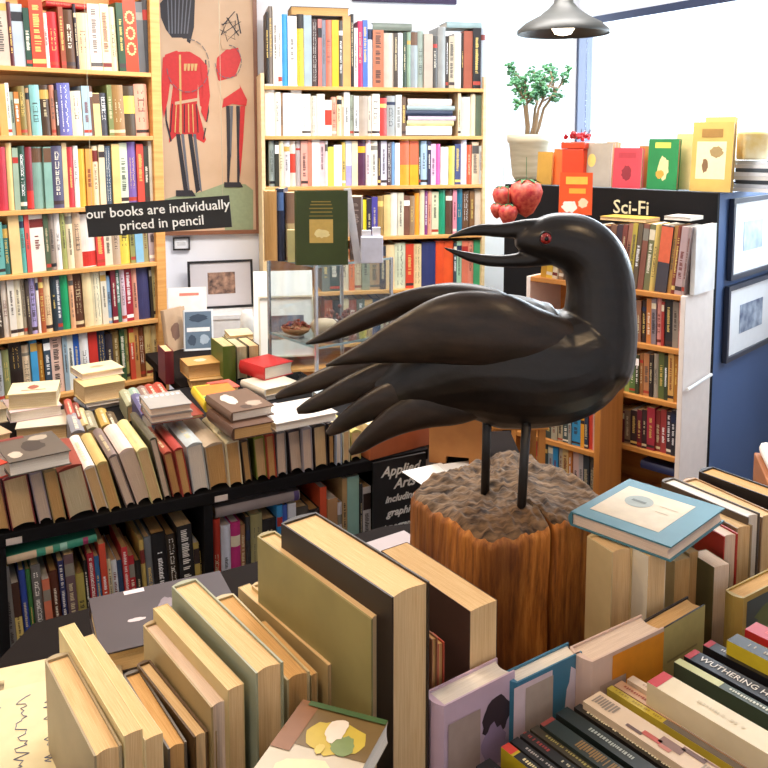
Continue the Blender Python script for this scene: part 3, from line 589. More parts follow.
# large guard
bp([(165, 55), (176, 51), (190, 52), (200, 58), (206, 90), (207, 110), (200, 106), (198, 84), (197, 104), (206, 140), (204, 143), (188, 134), (176, 136), (169, 143), (170, 110), (173, 86), (166, 80), (164, 66)], red)
bp([(160, 4), (168, -6), (186, -8), (195, 0), (194, 28), (190, 44), (182, 38), (172, 38), (166, 30), (161, 18)], ink)
bp([(175, 39), (187, 39), (186, 52), (178, 52)], 0)
for q in range(7): bp([(167 + q * 4, -6), (168 + q * 4, -6), (170 + q * 3, 34), (168.6 + q * 3, 34)], gry)
for dx, sg in ((0, 1), (12, 1)):
    bp([(176 + dx, 134), (180 + dx, 134), (188 + dx, 190), (184 + dx, 193)], ink)
    bp([(181 + dx, 134), (184 + dx, 134), (190 + dx, 192), (188 + dx, 190)], gry)
bp([(164, 60), (165.4, 60), (167, 120), (172, 141), (170.4, 142), (165.5, 122)], ink); bp([(205, 60), (206.2, 60), (209, 112), (204, 140), (203, 139), (207.5, 112)], ink)
bp([(175, 102), (198, 98), (198, 101), (175, 105)], 0); bp([(179, 55), (181, 55), (182, 134), (180, 134)], 5)
for q in range(4): bp([(184 + q * 3.5, 64), (187 + q * 3.5, 64), (186 + q * 3.5, 71), (184 + q * 3.5, 71)], 5)
# small guard
bp([(217, 58), (226, 50), (238, 48), (241, 60), (236, 74), (240, 86), (247, 100), (246, 106), (232, 104), (222, 108), (224, 96), (232, 92), (218, 80), (216, 70)], red)
bp([(217, 82), (238, 76), (240, 88), (222, 100)], 0)
for (a, b, c, d) in [(222, 26, 234, 12), (222, 34, 240, 22), (226, 18, 238, 36), (219, 30, 232, 36), (236, 14, 240, 34)]: bp([(a, b), (a + 1.2, b), (c + 1.2, d), (c, d)], ink)
for a in (226, 236): bp([(a, 106), (a + 3.5, 106), (a + 5, 150), (a + 3, 184), (a + 1, 184), (a + 1, 150)], ink); bp([(a + 4, 106), (a + 7, 106), (a + 5, 160), (a + 4, 150)], gry)
bp([(240, 106), (245, 106), (243, 140), (240, 178), (239, 150)], red)
bp([(163, 58), (170, 54), (172, 70), (168, 100), (164, 118), (161, 98)], red)
bp([(200, 58), (207, 66), (210, 96), (206, 122), (201, 112), (203, 90)], red)
bp([(161, 118), (165, 118), (166, 124), (162, 125)], 0); bp([(203, 122), (207, 122), (207, 128), (203, 128)], 0)
bp([(176, 190), (192, 190), (196, 196), (176, 196)], ink); bp([(224, 182), (240, 182), (243, 187), (224, 187)], ink)
bp([(220, 40), (228, 32), (236, 34), (238, 44), (230, 50), (222, 49)], 0)
for k in range(16):
    a = k * .9; bp([(229 + 9 * math.cos(a), 30 + 12 * math.sin(a)), (229.8 + 9 * math.cos(a), 30.6 + 12 * math.sin(a)), (229.6 + 9 * math.cos(a + 1.9), 30 + 12 * math.sin(a + 1.9))], ink)
for k in range(7):
    bp([(172 + k * 4, 104 + k % 2), (173 + k * 4, 104), (171 + k * 4.6, 133), (170 + k * 4.6, 132)], 5 if k % 3 else ink)
# brass plaque of the arms of a chain around each figure
for (cx, cy, r0) in [(188, 66, 26), (228, 62, 16)]:
    for k in range(14):
        a = k * .33 - 1.5; b = a + .25; bp([(cx + r0 * math.cos(a) * .8, cy + r0 * math.sin(a)), (cx + (r0 + .8) * math.cos(a) * .8, cy + (r0 + .8) * math.sin(a)), (cx + (r0 + .8) * math.cos(b) * .8, cy + (r0 + .8) * math.sin(b)), (cx + r0 * math.cos(b) * .8, cy + r0 * math.sin(b))], gry)
mb.build('print', [mat('print_paper', 'd8b898', .6, scale=5, col2='ccaa88'), paint('2c2a30'), paint('d03030'), paint('98a480'), paint('6a6c74'), paint('d8b070')], e, fix=False)
frame(WB, 173, 190, 237, 250, 'tiny black-framed note on the white wall below the soldier print', (.2, .8, .3, .7, 'd8d8d8', 'c8c8c8', 30), border=.008, fc='202024')

# hanging sign
c = ond(158.5, 216.5, 3.1); px = 3.1 / F
M = Matrix.Translation(c) @ Matrix.Rotation(R(4.2), 4, 'Y').inverted()
e = empty('hanging_sign', M, 'black sign reading our books are individually priced in pencil', 'sign')
mb = MB(); mb.box((-72.5 * px, 0, -16 * px), (72.5 * px, .006, 16 * px)); mb.build('board', mat('black_sign', '1e1e20', .5), e)
WT = mat('white_lettering', 'f0f0ee', .6)
text('our books are individually', .0505, WT, e, Matrix.Translation((0, -.0012, 7 * px)), bold=.0004)
text('priced in pencil', .0505, WT, e, Matrix.Translation((0.01, -.0012, -7 * px)), bold=.0004)
mb = MB()
iw = M.inverted()
for dx in (-66, 66):
    a = Vector((dx * px, .003, 15 * px)); wa = M @ a; mb.tube([a, iw @ Vector((wa.x, wa.y, 2.75))], .0008, 5)
mb.build('thread', mat('thread', 'b0a890', .6), e)

# ================================================================== MIDDLE TABLE
MT = Plane((-.83, 1.758), 28.5)
s_r = MT.s_(MT.hit(428, 480)); s_l = -.55
TZ = .80
e = empty('display_table', planeM(MT, 0, 0), 'long black shop table with an open shelf of books below, left', 'table')
mb = MB(); mb.box((s_l, 0, TZ - .03), (s_r, .90, TZ)); mb.build('tabletop', BLACK, e, bevel=.002)
LZ = MT.off(.02).hit(25, 668).z
mb = MB(); mb.box((s_l, .001, LZ - .025), (s_r, .40, LZ)); mb.build('shelf', BLACK, e)
mb = MB(); mb.box((s_l, .38, 0), (s_r, .40, TZ - .031)); mb.build('back_panel', BLACK, e)
su = MT.s_(MT.hit(209, 560)); sl0 = MT.s_(MT.hit(3, 620))
for a in (sl0, su, s_r - .02):
    for zr in ((0, LZ - .026), (LZ + .001, TZ - .031)):
        mb = MB(); mb.box((a - .01, .0005, zr[0]), (a + .012, .38, zr[1])); mb.build('upright_panel', BLACK, e)
for a in (35, 660 - 0):
    pass
for px_, py_ in ((14, 541), (221, 497)):
    p = MT.hit(px_, py_); mb = MB(); s = MT.s_(p); mb.box((s - .016, -.003, TZ - .026), (s + .016, -.0005, TZ - .012)); mb.build('price_label', mat('label_card', 'd8ccc4', .7), e)
e = empty('back_table', planeM(MT, 0, 0), 'dark table beyond the middle one, under the glass case', 'table')
mb = MB(); mb.box((.64, .91, TZ - .03), (s_r - .05, 1.44, TZ)); mb.build('tabletop', mat('dark_table', '17100e', .8, spec=.12), e)
for x in (.66, s_r - .1):
    for y in (.94, 1.36): mb = MB(); mb.box((x, y, 0), (x + .04, y + .04, TZ - .0305)); mb.build('leg', BLACK, e)
# low white cabinet against the back wall
a0 = WB.s_(WB.hit(162, 330)); a1 = WB.s_(WB.hit(372, 330))
e = empty('low_cabinet', planeM(WB, 0, 0, -.001), 'low white cabinet along the back wall under the small frames', 'cabinet')
LZc = .79
mb = MB(); mb.box((a0 + .2, -.28, 0), (rsl - .022, -.0, LZc - .02)); mb.build('body', mat('white_cabinet', 'e8e6e4', .5), e)
mb = MB(); mb.box((a0 + .19, -.285, LZc - .0199), (rsl - .022, 0, LZc)); mb.build('top_board', mat('white_cabinet', 'e8e6e4'), e)

# front row: spines up, heads towards us.  topx0 topx1 ytop botx0 botx1 spine pages
MROW = """-22 0 479 -10 11 7a3a30 t|1 27 475 12 37 8a3038 c|28 41 471 39 53 b0a0b0 l|42 56 469 54 67 a89060 t|57 81 466 68 96 8a3a2c g|82 95 466 97 109 ece4dc c|95 107 462 110 122 c8b070 t
108 116 455 125 137 80706c l|116 134 449 138 152 e8d0c4 l|135 148 448 152 163 e0d498 c|149 156 438 164 172 5c5848 l|162 172 452 173 182 a04838 t|173 183 448 183 192 a84038 t|186 202 443 193 210 b8c0c4 w|204 223 443 210 229 c8b49c t
225 239 440 230 243 e4d8b4 t|240 248 440 245 253 4c4038 t|253 264 436 257 268 8c9c3c c|265 274 434 269 277 c04c38 t|275 286 431 278 287 8c8c90 l|287 300 429 291 303 504850 l|301 312 427 304 313 b0a8b0 l|313 326 424 315 328 3c3434 c|328 334 423 329 335 302828 t
336 342 431 336 342 a8b8d0 w|343 350 430 343 350 e4d8b0 c|351 361 430 351 361 c0b468 c"""
k = 0
for t in MROW.replace('\n', '|').split('|'):
    a = t.split(); tx0, tx1, ty, bx0, bx1 = map(float, a[:5])
    pb0 = MT.off(.004).hit(bx0, 500); bot = project((pb0.x, pb0.y, TZ))[1]
    q = MT.off(.004 + (k % 3) * .006)
    b0 = q.s_(q.hit(bx0, bot)); b1 = q.s_(q.hit(bx1, bot)); t0 = q.hit(tx0, ty); t1 = q.hit(tx1, ty)
    Hh = (t0.z + t1.z) / 2 - TZ; bm_ = (b0 + b1) / 2; tm = (q.s_(t0) + q.s_(t1)) / 2; T = (abs(b1 - b0) + abs(q.s_(t1) - q.s_(t0))) / 2 - .001
    down = -(Vector((0, 0, Hh)) + q.d * (tm - bm_)); ln = down.length
    C = q.at(tm, TZ + Hh + .001)
    book(C, down, q.n, T * math.cos(math.atan2(abs(tm - bm_), Hh)), ln - .002, .19 + .012 * ((k * 7) % 4), a[5], a[6], True, f'{cname(a[5])} spined book lying spine up, {ordn(k)} from the left in the table edge row', 'row of books spine up along the table edge', [('title', .15, .75, 'd8c8a0', .35)] if k % 2 else [])
    k += 1

# books under the table
UND = """9,8c8884,566 18,4c3024,582,T 26,3048a0,570 33,3c7840,569 38,706c68,564,V 48,d87858,578 56,5c3020,571 65,303468,560,V 71,6c5458,553 81,b0a050,573 90,201c1c,560 94,b02838,553,V 101,3870a8,556 106,d85038,543 113,d8c8a0,558 117,e0e4e8,560 123,30486c,560 128,d84044,546,V 134,b82830,555 140,28241f,560 146,c8ae60,540 151,74787c,537 158,1c1a1c,533 173,382c20,535,V 183,201e20,524,V 198,c8b060,542 204,1c1a1c,545"""
row(MT, LZ, UND.replace('\n', ' '), 206, 'shelf under the middle table, left bay', 'books on the shelf under the middle table, left bay', inset=.02, depth=.17, lean=-R(3), w=1.2)
UND2 = """214,c03824,520 222,dce0ec,526 232,c8307c,523 242,a87850,526 247,383838,518 252,a09868,515 264,282424,520 278,3490d0,506 284,4060b8,506 289,d8dce4,504 297,504840,508 310,282424,510 321,d85430,488 328,b88c60,499 338,dcd4d8,503 343,b89868,479 348,98c4b8,477,n 360,303438,484 363,dcd8d8,487"""
row(MT, LZ, UND2.replace('\n', ' '), 371, 'shelf under the middle table, right bay', 'books on the shelf under the middle table, right bay', inset=.02, depth=.17, w=.9)
def diag_lying(p0, p1, T, D, col, label, deco, pg='c', art=()):
    q = MT.off(.015); a = q.hit(*p0); b = q.hit(*p1)
    Z = (b - a); H = Z.length
    book(a, q.n, Z, T, D, H, col, pg, True, label, 'books laid across the rows under the table', deco, 1, art)
diag_lying((7, 561.5), (97, 538.5), .018, .15, '3c9a80', 'teal and cream spined book laid across the books under the table, left', [('band', .0, .32, 'e0c8a8'), ('band', .42, .5, 'c8b890'), ('band', .84, .9, 'a03060'), ('band', .58, .66, 'a0d0c0')])
diag_lying((216, 514), (300, 495.5), .026, .16, '9a9090', 'thick grey book laid across the books under the table, right', [('band', .93, .99, '504078')])

# sign in the right bay
q = MT.off(-.006); a = q.hit(372, 550); b = q.hit(424, 530); sw = q.s_(b) - q.s_(a); zb = q.hit(398, 548).z; zt = q.hit(398, 457).z
e = empty('section_sign', planeM(q, q.s_(a), zb), 'black board with white script reading Applied Arts including graphics, by the block', 'sign')
mb = MB(); mb.box((0, -.008, 0), (sw, 0, zt - zb)); mb.build('board', mat('black_sign', '1e1e20'), e)
hh = zt - zb
for k, (tx, sz_) in enumerate([('Applied', .047), ('Arts', .046), ('including', .033), ('graphic', .036), ('typography', .030), ('textile', .036)]):
    text(tx, sz_ * .8, WT, e, Matrix.Translation((sw * (.5 + .08 * (k == 1)), -.0095, hh * (.875 - .15 * k))), shear=.35, bold=.0006)

# ---- piles on the middle and back tables
G = 'books piled on the middle table'
def stack(items, base, D):
    """items bottom to top: (A, B, thickness, colour, face, pages, depth, label, art)"""
    z = base
    for (A, B, T, col, face, pg, D_, label, art) in items:
        z += T + .0006
        flat(A, B, z, T, D_, col, face, pg, label, G, True, art)
    return z
ROWZ = .946
stack([((15, 429), (67, 424), .042, 'd4c8b4', 'fore', 'c', .15, 'pale thick book at the bottom of the far left stack', ()),
       ((10, 413), (62, 405), .03, 'd8c0c0', 'fore', 'w', .15, 'pink-edged book in the middle of the far left stack', ()),
       ((7, 395), (57, 391), .045, 'e8d8b0', 'fore', 'g', .13, 'cream book with small brown emblem, top of the far left stack', [(1, 'b', .3, .7, .35, .6, '9a5848'), (1, 'r', .72, .78, .25, .75, '807060')])], .80, .15)
flat((9, 463), (71, 450), ROWZ + .033, .032, .16, '5c544c', 'fore', 'w', 'dark photographic cover book lying on the row at left', G, True, [(1, 'b', .25, .8, .3, .75, '38302c'), (1, 'b', .6, .9, .05, .3, 'b8a898'), (1, 'b', .1, .35, .5, .9, 'a09484'), (1, 'r', .02, .12, .1, .5, '7a3028')])
flat((-16, 470), (8, 462), ROWZ + .03, .03, .12, 'c83c28', 'head', 'w', 'red and white book at the left edge, on the row', G)
flat((-20, 440), (12, 432), .93, .03, .14, 'c0a080', 'fore', 'c', 'tan book at the left edge behind the dark photographic one', G)
flat((-14, 412), (8, 408), .90, .04, .12, '9a8468', 'fore', 'g', 'brown book at the left edge behind the far left stack', G)
stack([((88, 407), (128, 399), .014, 'c4ccd8', 'head', 'w', .13, 'thin blue-grey book under the thick block of the square stack', ()),
       ((86, 404), (127, 397), .012, 'e8e0d8', 'head', 'w', .13, 'thin white book inside the square stack', ()),
       ((84, 387), (126, 380), .055, 'd8c088', 'fore', 'c', .12, 'very thick cream-edged book in the square stack', ()),
       ((82, 374), (124, 367), .022, 'e8d8b0', 'fore', 'l', .12, 'cream book with brown print, top of the square stack', [(1, 'b', .35, .6, .3, .7, 'b89878')])], .80, .12)
# purple book, spine up
a = onz(142, 413, .885); b = onz(151.5, 411, .885); nn = MT.n
book((a + b) / 2, (0, 0, -1), Vector((-.42, .9, 0)), .03, .084, .2, '605c84', 'w', True, 'slate purple book lying spine up behind the row, beside the grey stack', G, [('title', .1, .8, 'b0b0c8', .4)])
for k, (x, y, c) in enumerate([(132, 396, 'a8a888'), (141, 394, '98b0a0'), (150, 392, '90746c'), (158, 390, 'b04838'), (167, 388, 'a84430')]):
    a = onz(x, y + 8, .86); book(a, (0, 0, -1), Vector((-.42, .9, 0)), .03, .059, .17, c, 'c', True, f'{cname(c)} spined book lying spine up behind the grey stack, {ordn(k)} from left', 'small row spine up behind the grey stack', [('title', .1, .8, 'e8e0c8', .3)])
for k, (x, y, c, T) in enumerate([(72, 408, 'b04c40', .02), (80, 412, '803830', .02), (86, 418, 'c8b080', .02), (78, 424, '8c8c94', .035), (93, 421, '908870', .03), (116, 422, '54442c', .03), (107, 418, 'b89850', .03)]):
    a = onz(x, y + 6, .87); book(a, (0, 0, -1), Vector((-.42, .9, 0)), T, .069, .16, c, 'c', True, f'{cname(c)} spined book lying spine up in the gap behind the row, {["by the far left stack", "between stacks", "before the square stack", "nearest the white book", "at the middle of the gap", "beside the slate purple one", "second from the purple one"][k]}', 'books spine up between the stacks', [('title', .1, .8, 'e8e0c8', .3)])
stack([((152, 422), (204, 414), .008, 'a04438', 'fore', 'c', .13, 'thin red-brown book under the grey stack', ()),
       ((151, 417), (193, 411), .018, '988c88', 'fore', 'l', .13, 'lower grey book of the grey stack', ()),
       ((150, 409), (192, 403), .02, 'a09c98', 'fore', 'l', .13, 'upper grey book with ring binding pattern, top of the grey stack', [(1, 'b', .15 + .0, .3, .06 + .13 * k, .16 + .13 * k, 'e8e4e0') for k in range(7)])], ROWZ, .13)
stack([((190, 381), (224, 378), .026, 'c8a068', 'fore', 't', .10, 'tan book beneath the thick tan one near the green book', ()),
       ((188, 366), (221, 362), .048, 'd0a058', 'fore', 't', .12, 'thick tan-edged book with printed cover beside the green book', [(1, 'b', .3, .7, .3, .7, 'e8d8b8')])], .80, .13)
def stand3(NL, T, base, yt, L, col, pg, face, label, art=(), dirv=Vector((-.45, .89, 0)), hard=True, group=G):
    a = onz(NL[0], NL[1], base); zt = ond(NL[0], yt, a.y).z; dirv = dirv.normalized(); r = Vector((dirv.y, -dirv.x, 0))
    if face == 'spine': book(a + r * T / 2, dirv, (0, 0, 1), T, L, zt - base, col, pg, hard, label, group, [], 1, art)
    else: book(a + r * T / 2 + dirv * L, -dirv, (0, 0, 1), T, L, zt - base, col, pg, hard, label, group, [], 1, art)
stand3((224, 386), .045, .80, 347, .16, '5c6c28', 'c', 'spine', 'olive green cloth book standing upright beside the red book')
stand3((237, 380), .04, .80, 347, .15, '7c7458', 'g', 'fore', 'grey-brown book standing right of the olive green book')
stand3((249, 378), .04, .80, 346, .15, '4c4840', 'c', 'fore', 'cream-edged book with dark cover, rightmost standing behind red book')
stack([((266, 396), (303, 388), .016, 'd8ccc0', 'head', 'w', .15, 'pale book at the bottom below the red book', ()),
       ((264, 390), (300, 382), .024, 'e8dcc8', 'head', 'c', .15, 'cream book directly under the red book', ()),
       ((263, 368), (293, 361), .045, 'd02c2c', 'head', 'w', .14, 'bright red book with pale page edges on top of cream books', ())], .80, .15)
flat((203, 402), (242, 397), ROWZ + .04, .028, .15, 'e4cc30', 'head', 'c', 'yellow spined book with orange and green cover, behind brown stack', G, True, [(1, 'r', .1, 1, .35, .95, 'e07828'), (1, 'r', .1, 1, .05, .3, '3c9468')])
flat((216, 390), (240, 386), ROWZ + .04, .02, .08, 'c85848', 'head', 'c', 'small red and cream book beside the yellow spined book', G)
stack([((231, 429), (274, 421), .03, '5c4030', 'head', 't', .17, 'tan-edged brown book, lower of the big brown stack', ()),
       ((230, 413), (274, 405), .024, '6c5444', 'head', 'w', .17, 'white-edged brown picture book, top of the big brown stack', [(1, 'b', .15, .5, .3, .9, 'c8bcb0'), (1, 'b', .5, .9, .1, .4, 'a89484'), (1, 'b', .3, .6, .05, .25, '483428')])], ROWZ, .17)
flat((276, 424), (338, 412), ROWZ + .022, .02, .15, 'e4dcd4', 'fore', 'w', 'white book lying on the row under the bird tail', G)
# blue display book on a stand and its neighbours
WY = math.radians(8)
upright(onz(199, 351, .80), R(14), .12, .165, .02, 'e8eef4', 'white-bordered blue photographic book standing beyond the tan books', G, [(1, 'r', .06, .94, .05, .95, '64788c'), (1, 'b', .15, .85, .68, .9, '38485c', 2), (1, 'r', .12, .88, .46, .56, 'f0f0f0', 2), (1, 'b', .12, .45, .1, .4, '3c4c60', 2), (1, 'b', .5, .88, .12, .4, 'a8b8c8', 2)], lean=R(14))
upright(onz(184, 350, .80) + Vector((-.02, .0, 0)), R(60), .12, .17, .02, 'c8a888', 'cream photographic book standing edge-on beside the blue one', G, [(1, 'b', .2, .7, .2, .7, '806050')], lean=R(8))
upright(onz(187, 345, .80) + Vector((0, .02, 0)), R(12), .16, .235, .012, 'f0eeec', 'large white book standing behind the blue photographic book', G, [(1, 'r', .3, .8, .85, .9, 'e08070')], lean=R(10))
stand3((166, 385), .03, .80, 352, .12, '6c2028', 'c', 'spine', 'dark red book standing by the end of the left bookcase')
# framed pictures beyond
def easel_frame(C, yaw, W, H, label, border, fc, matc, art, lean=R(9), name='picture_frame'):
    e = empty(name, Matrix.Translation(C) @ Matrix.Rotation(yaw, 4, 'Z') @ Matrix.Rotation(-lean, 4, 'X'), label, 'framed picture')
    t = border; fm = mat('frame_' + fc, fc, .4)
    mb = MB(); mb.box((-W / 2, -.01, 0), (W / 2, .008, t)); mb.box((-W / 2, -.01, H - t), (W / 2, .008, H)); mb.box((-W / 2, -.01, t), (-W / 2 + t, .008, H - t)); mb.box((W / 2 - t, -.01, t), (W / 2, .008, H - t)); mb.build('frame', fm, e)
    mb = MB(); mb.box((-W / 2 + t, -.004, t), (W / 2 - t, .006, H - t)); mb.build('mount', mat('mount_' + matc, matc, .7, noise_amt=.03), e)
    mb = MB(); mb.box((-W / 2 + W * art[0], -.0055, H * art[2]), (-W / 2 + W * art[1], -.0041, H * art[3])); mb.build('print', mat('art_' + art[4] + art[5], art[4], .6, scale=art[6], col2=art[5]), e)
easel_frame(WB.at(WB.s_(WB.hit(221, 300)), LZc + .001, -.10), WB.ang + R(4), .33, .245, 'black-framed small dark photograph in a grey mount against the back wall', .012, '1c1c20', 'c8c4c8', (.3, .72, .3, .75, '3c2c2c', 'b89078', 30))
easel_frame(onz(287, 357, .801), R(10), .215, .24, 'white mounted landscape print standing behind the glass case', .006, 'e0d4bc', 'f2f0ec', (.22, .82, .3, .68, '7c8090', '6c4434', 16))
mb = MB(); M = Matrix.Translation(onz(283, 352, .801) + Vector((0, .04, 0))) @ Matrix.Rotation(R(9), 4, 'Z') @ Matrix.Rotation(-R(10), 4, 'X'); mb.box((-.12, 0, 0), (.12, .012, .32))
o = mb.build('mount_board', mat('mount_f2f0ec', 'f2f0ec'), M=M, bevel=.001); tag(o, 'blank white board standing behind the mounted landscape print', 'board')
for k in range(3):
    flat((228 + k, 345 - k * 4.5), (254, 343 - k * 4.5), .86 + k * .013, .012, .12, ['d8c498', 'c8b080', 'e0d0a8'][k], 'fore', 'c', f'{["lowest", "middle", "upper"][k]} cream book of the small pile beyond the standing olive book', 'small cream pile', True)
mb = MB(); mb.lathe([(.028, 0), (.03, .01), (.03, .105), (.022, .12), (.022, .135), (.001, .136)], 20)
o = mb.build('white_jar', mat('white_ceramic', 'f0f0ec', .25), M=Matrix.Translation(onz(245, 345, .8) + Vector((0, .06, .001))), smooth=True); tag(o, 'white jar standing left of the glass display case', 'jar')

# ================================================================== GLASS CASE
GA = onz(315, 268, 1.228); GA = Vector((-.227, 2.80, 0))
GB = Vector((.035, 2.96, 0)); dirR = Vector((math.cos(R(39)), math.sin(R(39)), 0)); GCL = Vector((-dirR.y, dirR.x, 0)); LGT = .30; WGT = .325
M = frameM(Vector((GA.x, GA.y, TZ + .001)), dirR, GCL, Vector((0, 0, 1)))
HG = 1.232 - TZ
e = empty('glass_display_case', M, 'square glass display case with chrome corner on the back table', 'display case')
for k, (a, b) in enumerate([((0, 0, 0), (WGT, .005, HG - .009)), ((0, .0051, 0), (.005, LGT - .0051, HG - .009)), ((WGT - .005, .0051, 0), (WGT, LGT - .0051, HG - .009)), ((0, LGT - .005, 0), (WGT, LGT, HG - .009))]):
    mb = MB(); mb.box(a, b); mb.build('glass_side', GLASS, e)
for z in (HG - .008, .145):
    i = 0 if z > .2 else .006
    mb = MB(); mb.box((i, i, z), (WGT - i, LGT - i, z + .008)); o = mb.build('glass_top' if z > .2 else 'glass_shelf', GLASS, e)
    mb = MB(); j = i - .001; mb.box((j, j, z), (WGT - j, i + .0, z + .008)); mb.box((j, i, z), (i, LGT - i, z + .008)); mb.build('glass_edge', GEDGE, e)
for (x, y) in ((0, 0), (WGT, 0), (0, LGT), (WGT, LGT)):
    mb = MB(); mb.box((x - .005, y - .005, 0), (x + .005, y + .005, HG)) ; mb.build('corner_post', CHROME, e)
TG = TZ + HG + .002
# things on the case
Gc = 'books on top of the glass case'
def oncase(px, py, yaw, W, H, T, col, label, art=(), pg='c', lean=0): upright(onz(px, py, TG), yaw, W, H, T, col, label, Gc, art, pg, lean)
oncase(321.5, 265, R(3), .178, .247, .03, '3c4a22', 'dark green book with gold panel standing cover-on upon the glass case', [(1, 'r', .28, .72, .3, .62, 'd0b060'), (1, 'b', .34, .68, .36, .5, 'f0e0a0', 2), (1, 'r', .28, .72, .66, .67, '9a8840'), (1, 'r', .3, .7, .71, .725, '9a8840'), (1, 'r', .28, .72, .76, .775, '9a8840'), (1, 'r', .3, .7, .81, .825, '9a8840'), (1, 'r', .32, .68, .85, .865, '9a8840')])
a = onz(262, 261.5, TG)
book(a + Vector((.022, .09, 0)), Vector((.1, -.99, 0)), (0, 0, 1), .045, .1, .245, 'b8946c', 't', True, 'tan book at the left end on top of the glass case', Gc, [])
book(a + Vector((.062, .0, 0)), Vector((.02, 1, 0)), (0, 0, 1), .028, .12, .25, '28304c', 'c', True, 'navy blue spined book beside the tan one on the glass case', Gc, [('band', .7, .95, '5878b0')])
book(a + Vector((.10, .02, 0)), Vector((-.1, 1, 0)), (0, 0, 1), .04, .12, .235, '9c7c68', 'c', True, 'brown patterned book left of the green book on the glass case', Gc, [('band', .05, .55, 'c8b890')])
book(a + Vector((.105, -.015, 0)), Vector((-.1, 1, 0)), (0, 0, 1), .03, .03, .11, 'c8c088', 'c', False, 'small yellowish booklet beside the green book on the glass case', Gc, [])
book(onz(355, 262, TG) + Vector((0, .05, 0)), Vector((.05, 1, 0)), (0, 0, 1), .04, .09, .22, '6c5850', 'c', False, 'brown speckled book just right of the green book on the case', Gc, [('title', .1, .9, 'b09c90', .6)])
# leaning white plastic leaflet holder with leaflets
lh = onz(371, 262.5, TG)
e = empty('leaflet_holder', Matrix.Translation(lh) @ Matrix.Rotation(R(5), 4, 'Z'), 'clear leaflet holder with white leaflets at the right of the glass case top', 'holder')
WP = mat('leaflet_white', 'f0f0f8', .4)
mb = MB(); mb.box((-.035, -.02, .0), (.04, .02, .09)); mb.build('pocket', mat('frosted_plastic', 'd8dcf0', .2), e, bevel=.003)
mb = MB(); mb.box((-.03, -.012, .0905), (.0, .012, .11)); mb.box((.005, -.01, .0905), (.032, .012, .12)); mb.build('leaflets', WP, e)
mb = MB(); M2 = Matrix.Rotation(R(-8), 4, 'Y'); mb.box((-.055, .021, .0), (-.03, .027, .26), 0, M2); mb.build('back_plate', WP, e)
# shell and potpourri inside the case
gm = M @ Vector((.05, .2, .154))
e = empty('potpourri_bowl', Matrix.Translation(gm), 'bowl of red-brown potpourri on the glass case shelf', 'bowl')
mb = MB(); mb.lathe([(.02, 0), (.045, .012), (.055, .03), (.051, .03), (.04, .016), (.001, .01)], 24, cap=False); mb.build('bowl', mat('bowl_glaze', '9a6a48', .3), e, smooth=True)
mb = MB(); rr = random.Random(5)
for k in range(90):
    a = rr.uniform(0, 6.28); r = .05 * math.sqrt(rr.random()); mb.ball((r * math.cos(a), r * math.sin(a), .03 + (.05 - r) * .7 * rr.random()), rr.uniform(.004, .009), 6, 4, (1, .7, .6))
o = mb.build('potpourri', mat('potpourri', 'a04028', .7, scale=60, col2='5c2418'), e); o['kind'] = 'stuff'
gm = M @ Vector((.13, .14, .154))
e = empty('carved_shell', Matrix.Translation(gm), 'pale folded shell ornament on the glass case shelf', 'ornament')
mb = MB(); mb.rings([[Vector((math.cos(j * .524) * r * 1.2, math.sin(j * .524) * r * .7, z)) for j in range(12)] for r, z in ((.01, 0), (.035, .01), (.045, .035), (.03, .055), (.008, .06))]); mb.build('shell', mat('shell', 'c8b090', .5), e, smooth=True)
gm = M @ Vector((.22, .15, .154)); e = empty('dried_flowers', Matrix.Translation(gm), 'clump of dark red dried flowers inside the glass case at right', 'dried flowers')
mb = MB()
for k in range(60): mb.ball((rr.gauss(0, .03), rr.gauss(0, .02), .02 + abs(rr.gauss(0, .035))), rr.uniform(.004, .01), 6, 4)
mb.build('flower_heads', mat('dried_red', '8a4a44', .8, scale=60, col2='503c30'), e)
stand3((341, 396), .03, .80, 372, .1, 'd4dce0', 'w', 'spine', 'pale blue booklet standing at the foot of the glass case')
flat((326, 398), (356, 392), .83, .02, .09, 'b8c4cc', 'fore', 'w', 'blue-grey booklet lying inside the foot of the glass case', G)

# cardboard box, brown box at the table end
CB = mat('cardboard', 'b07840', .8, scale=10, col2='946030')
p0 = onz(370, 464, TZ); p1 = onz(436, 446, TZ); d = (p1 - p0); Wd = d.length
e = empty('flat_box', frameM(p0 + Vector((0, .02, .0008)), d.normalized(), Vector((-d.normalized().y, d.normalized().x, 0)), Vector((0, 0, 1))), 'flat terracotta box holding papers at the right end of the middle table', 'box')
TC = mat('terracotta_card', 'b06038', .7)
mb = MB(); mb.box((0, 0, 0), (Wd, .16, .055)); mb.build('box_body', TC, e, bevel=.002)
mb = MB(); mb.box((.01, .02, .0555), (Wd - .004, .15, .09)); mb.build('papers', mat('mottled_paper', 'c8a878', .8, scale=60, col2='e8d8b0'), e)
row(MT, TZ, "362,b84c40,436,n 368,4c2c28,434,n", 371, 'at the right end of the table edge row', 'end books', inset=.05, depth=.12)
p0 = onz(439, 468, .8); 
e = empty('side_table', Matrix.Translation((0, 0, 0)), 'small dark side table behind the wooden block, under the cardboard box', 'table')
mb = MB(); mb.prism([(.14, 2.02), (.37, 2.06), (.37, 2.42), (.14, 2.4)], .77, .8); mb.build('tabletop', mat('dark_table', '17100e', .8, spec=.12), e)
for x, y in ((.16, 2.06), (.32, 2.1), (.32, 2.36), (.16, 2.36)): mb = MB(); mb.box((x, y, 0), (x + .03, y + .03, .7699)); mb.build('leg', BLACK, e)
e = empty('cardboard_box', Matrix.Translation((.205, 2.215, .8012)) @ Matrix.Rotation(R(-12), 4, 'Z'), 'brown cardboard box with two white labels behind the bird legs', 'box')
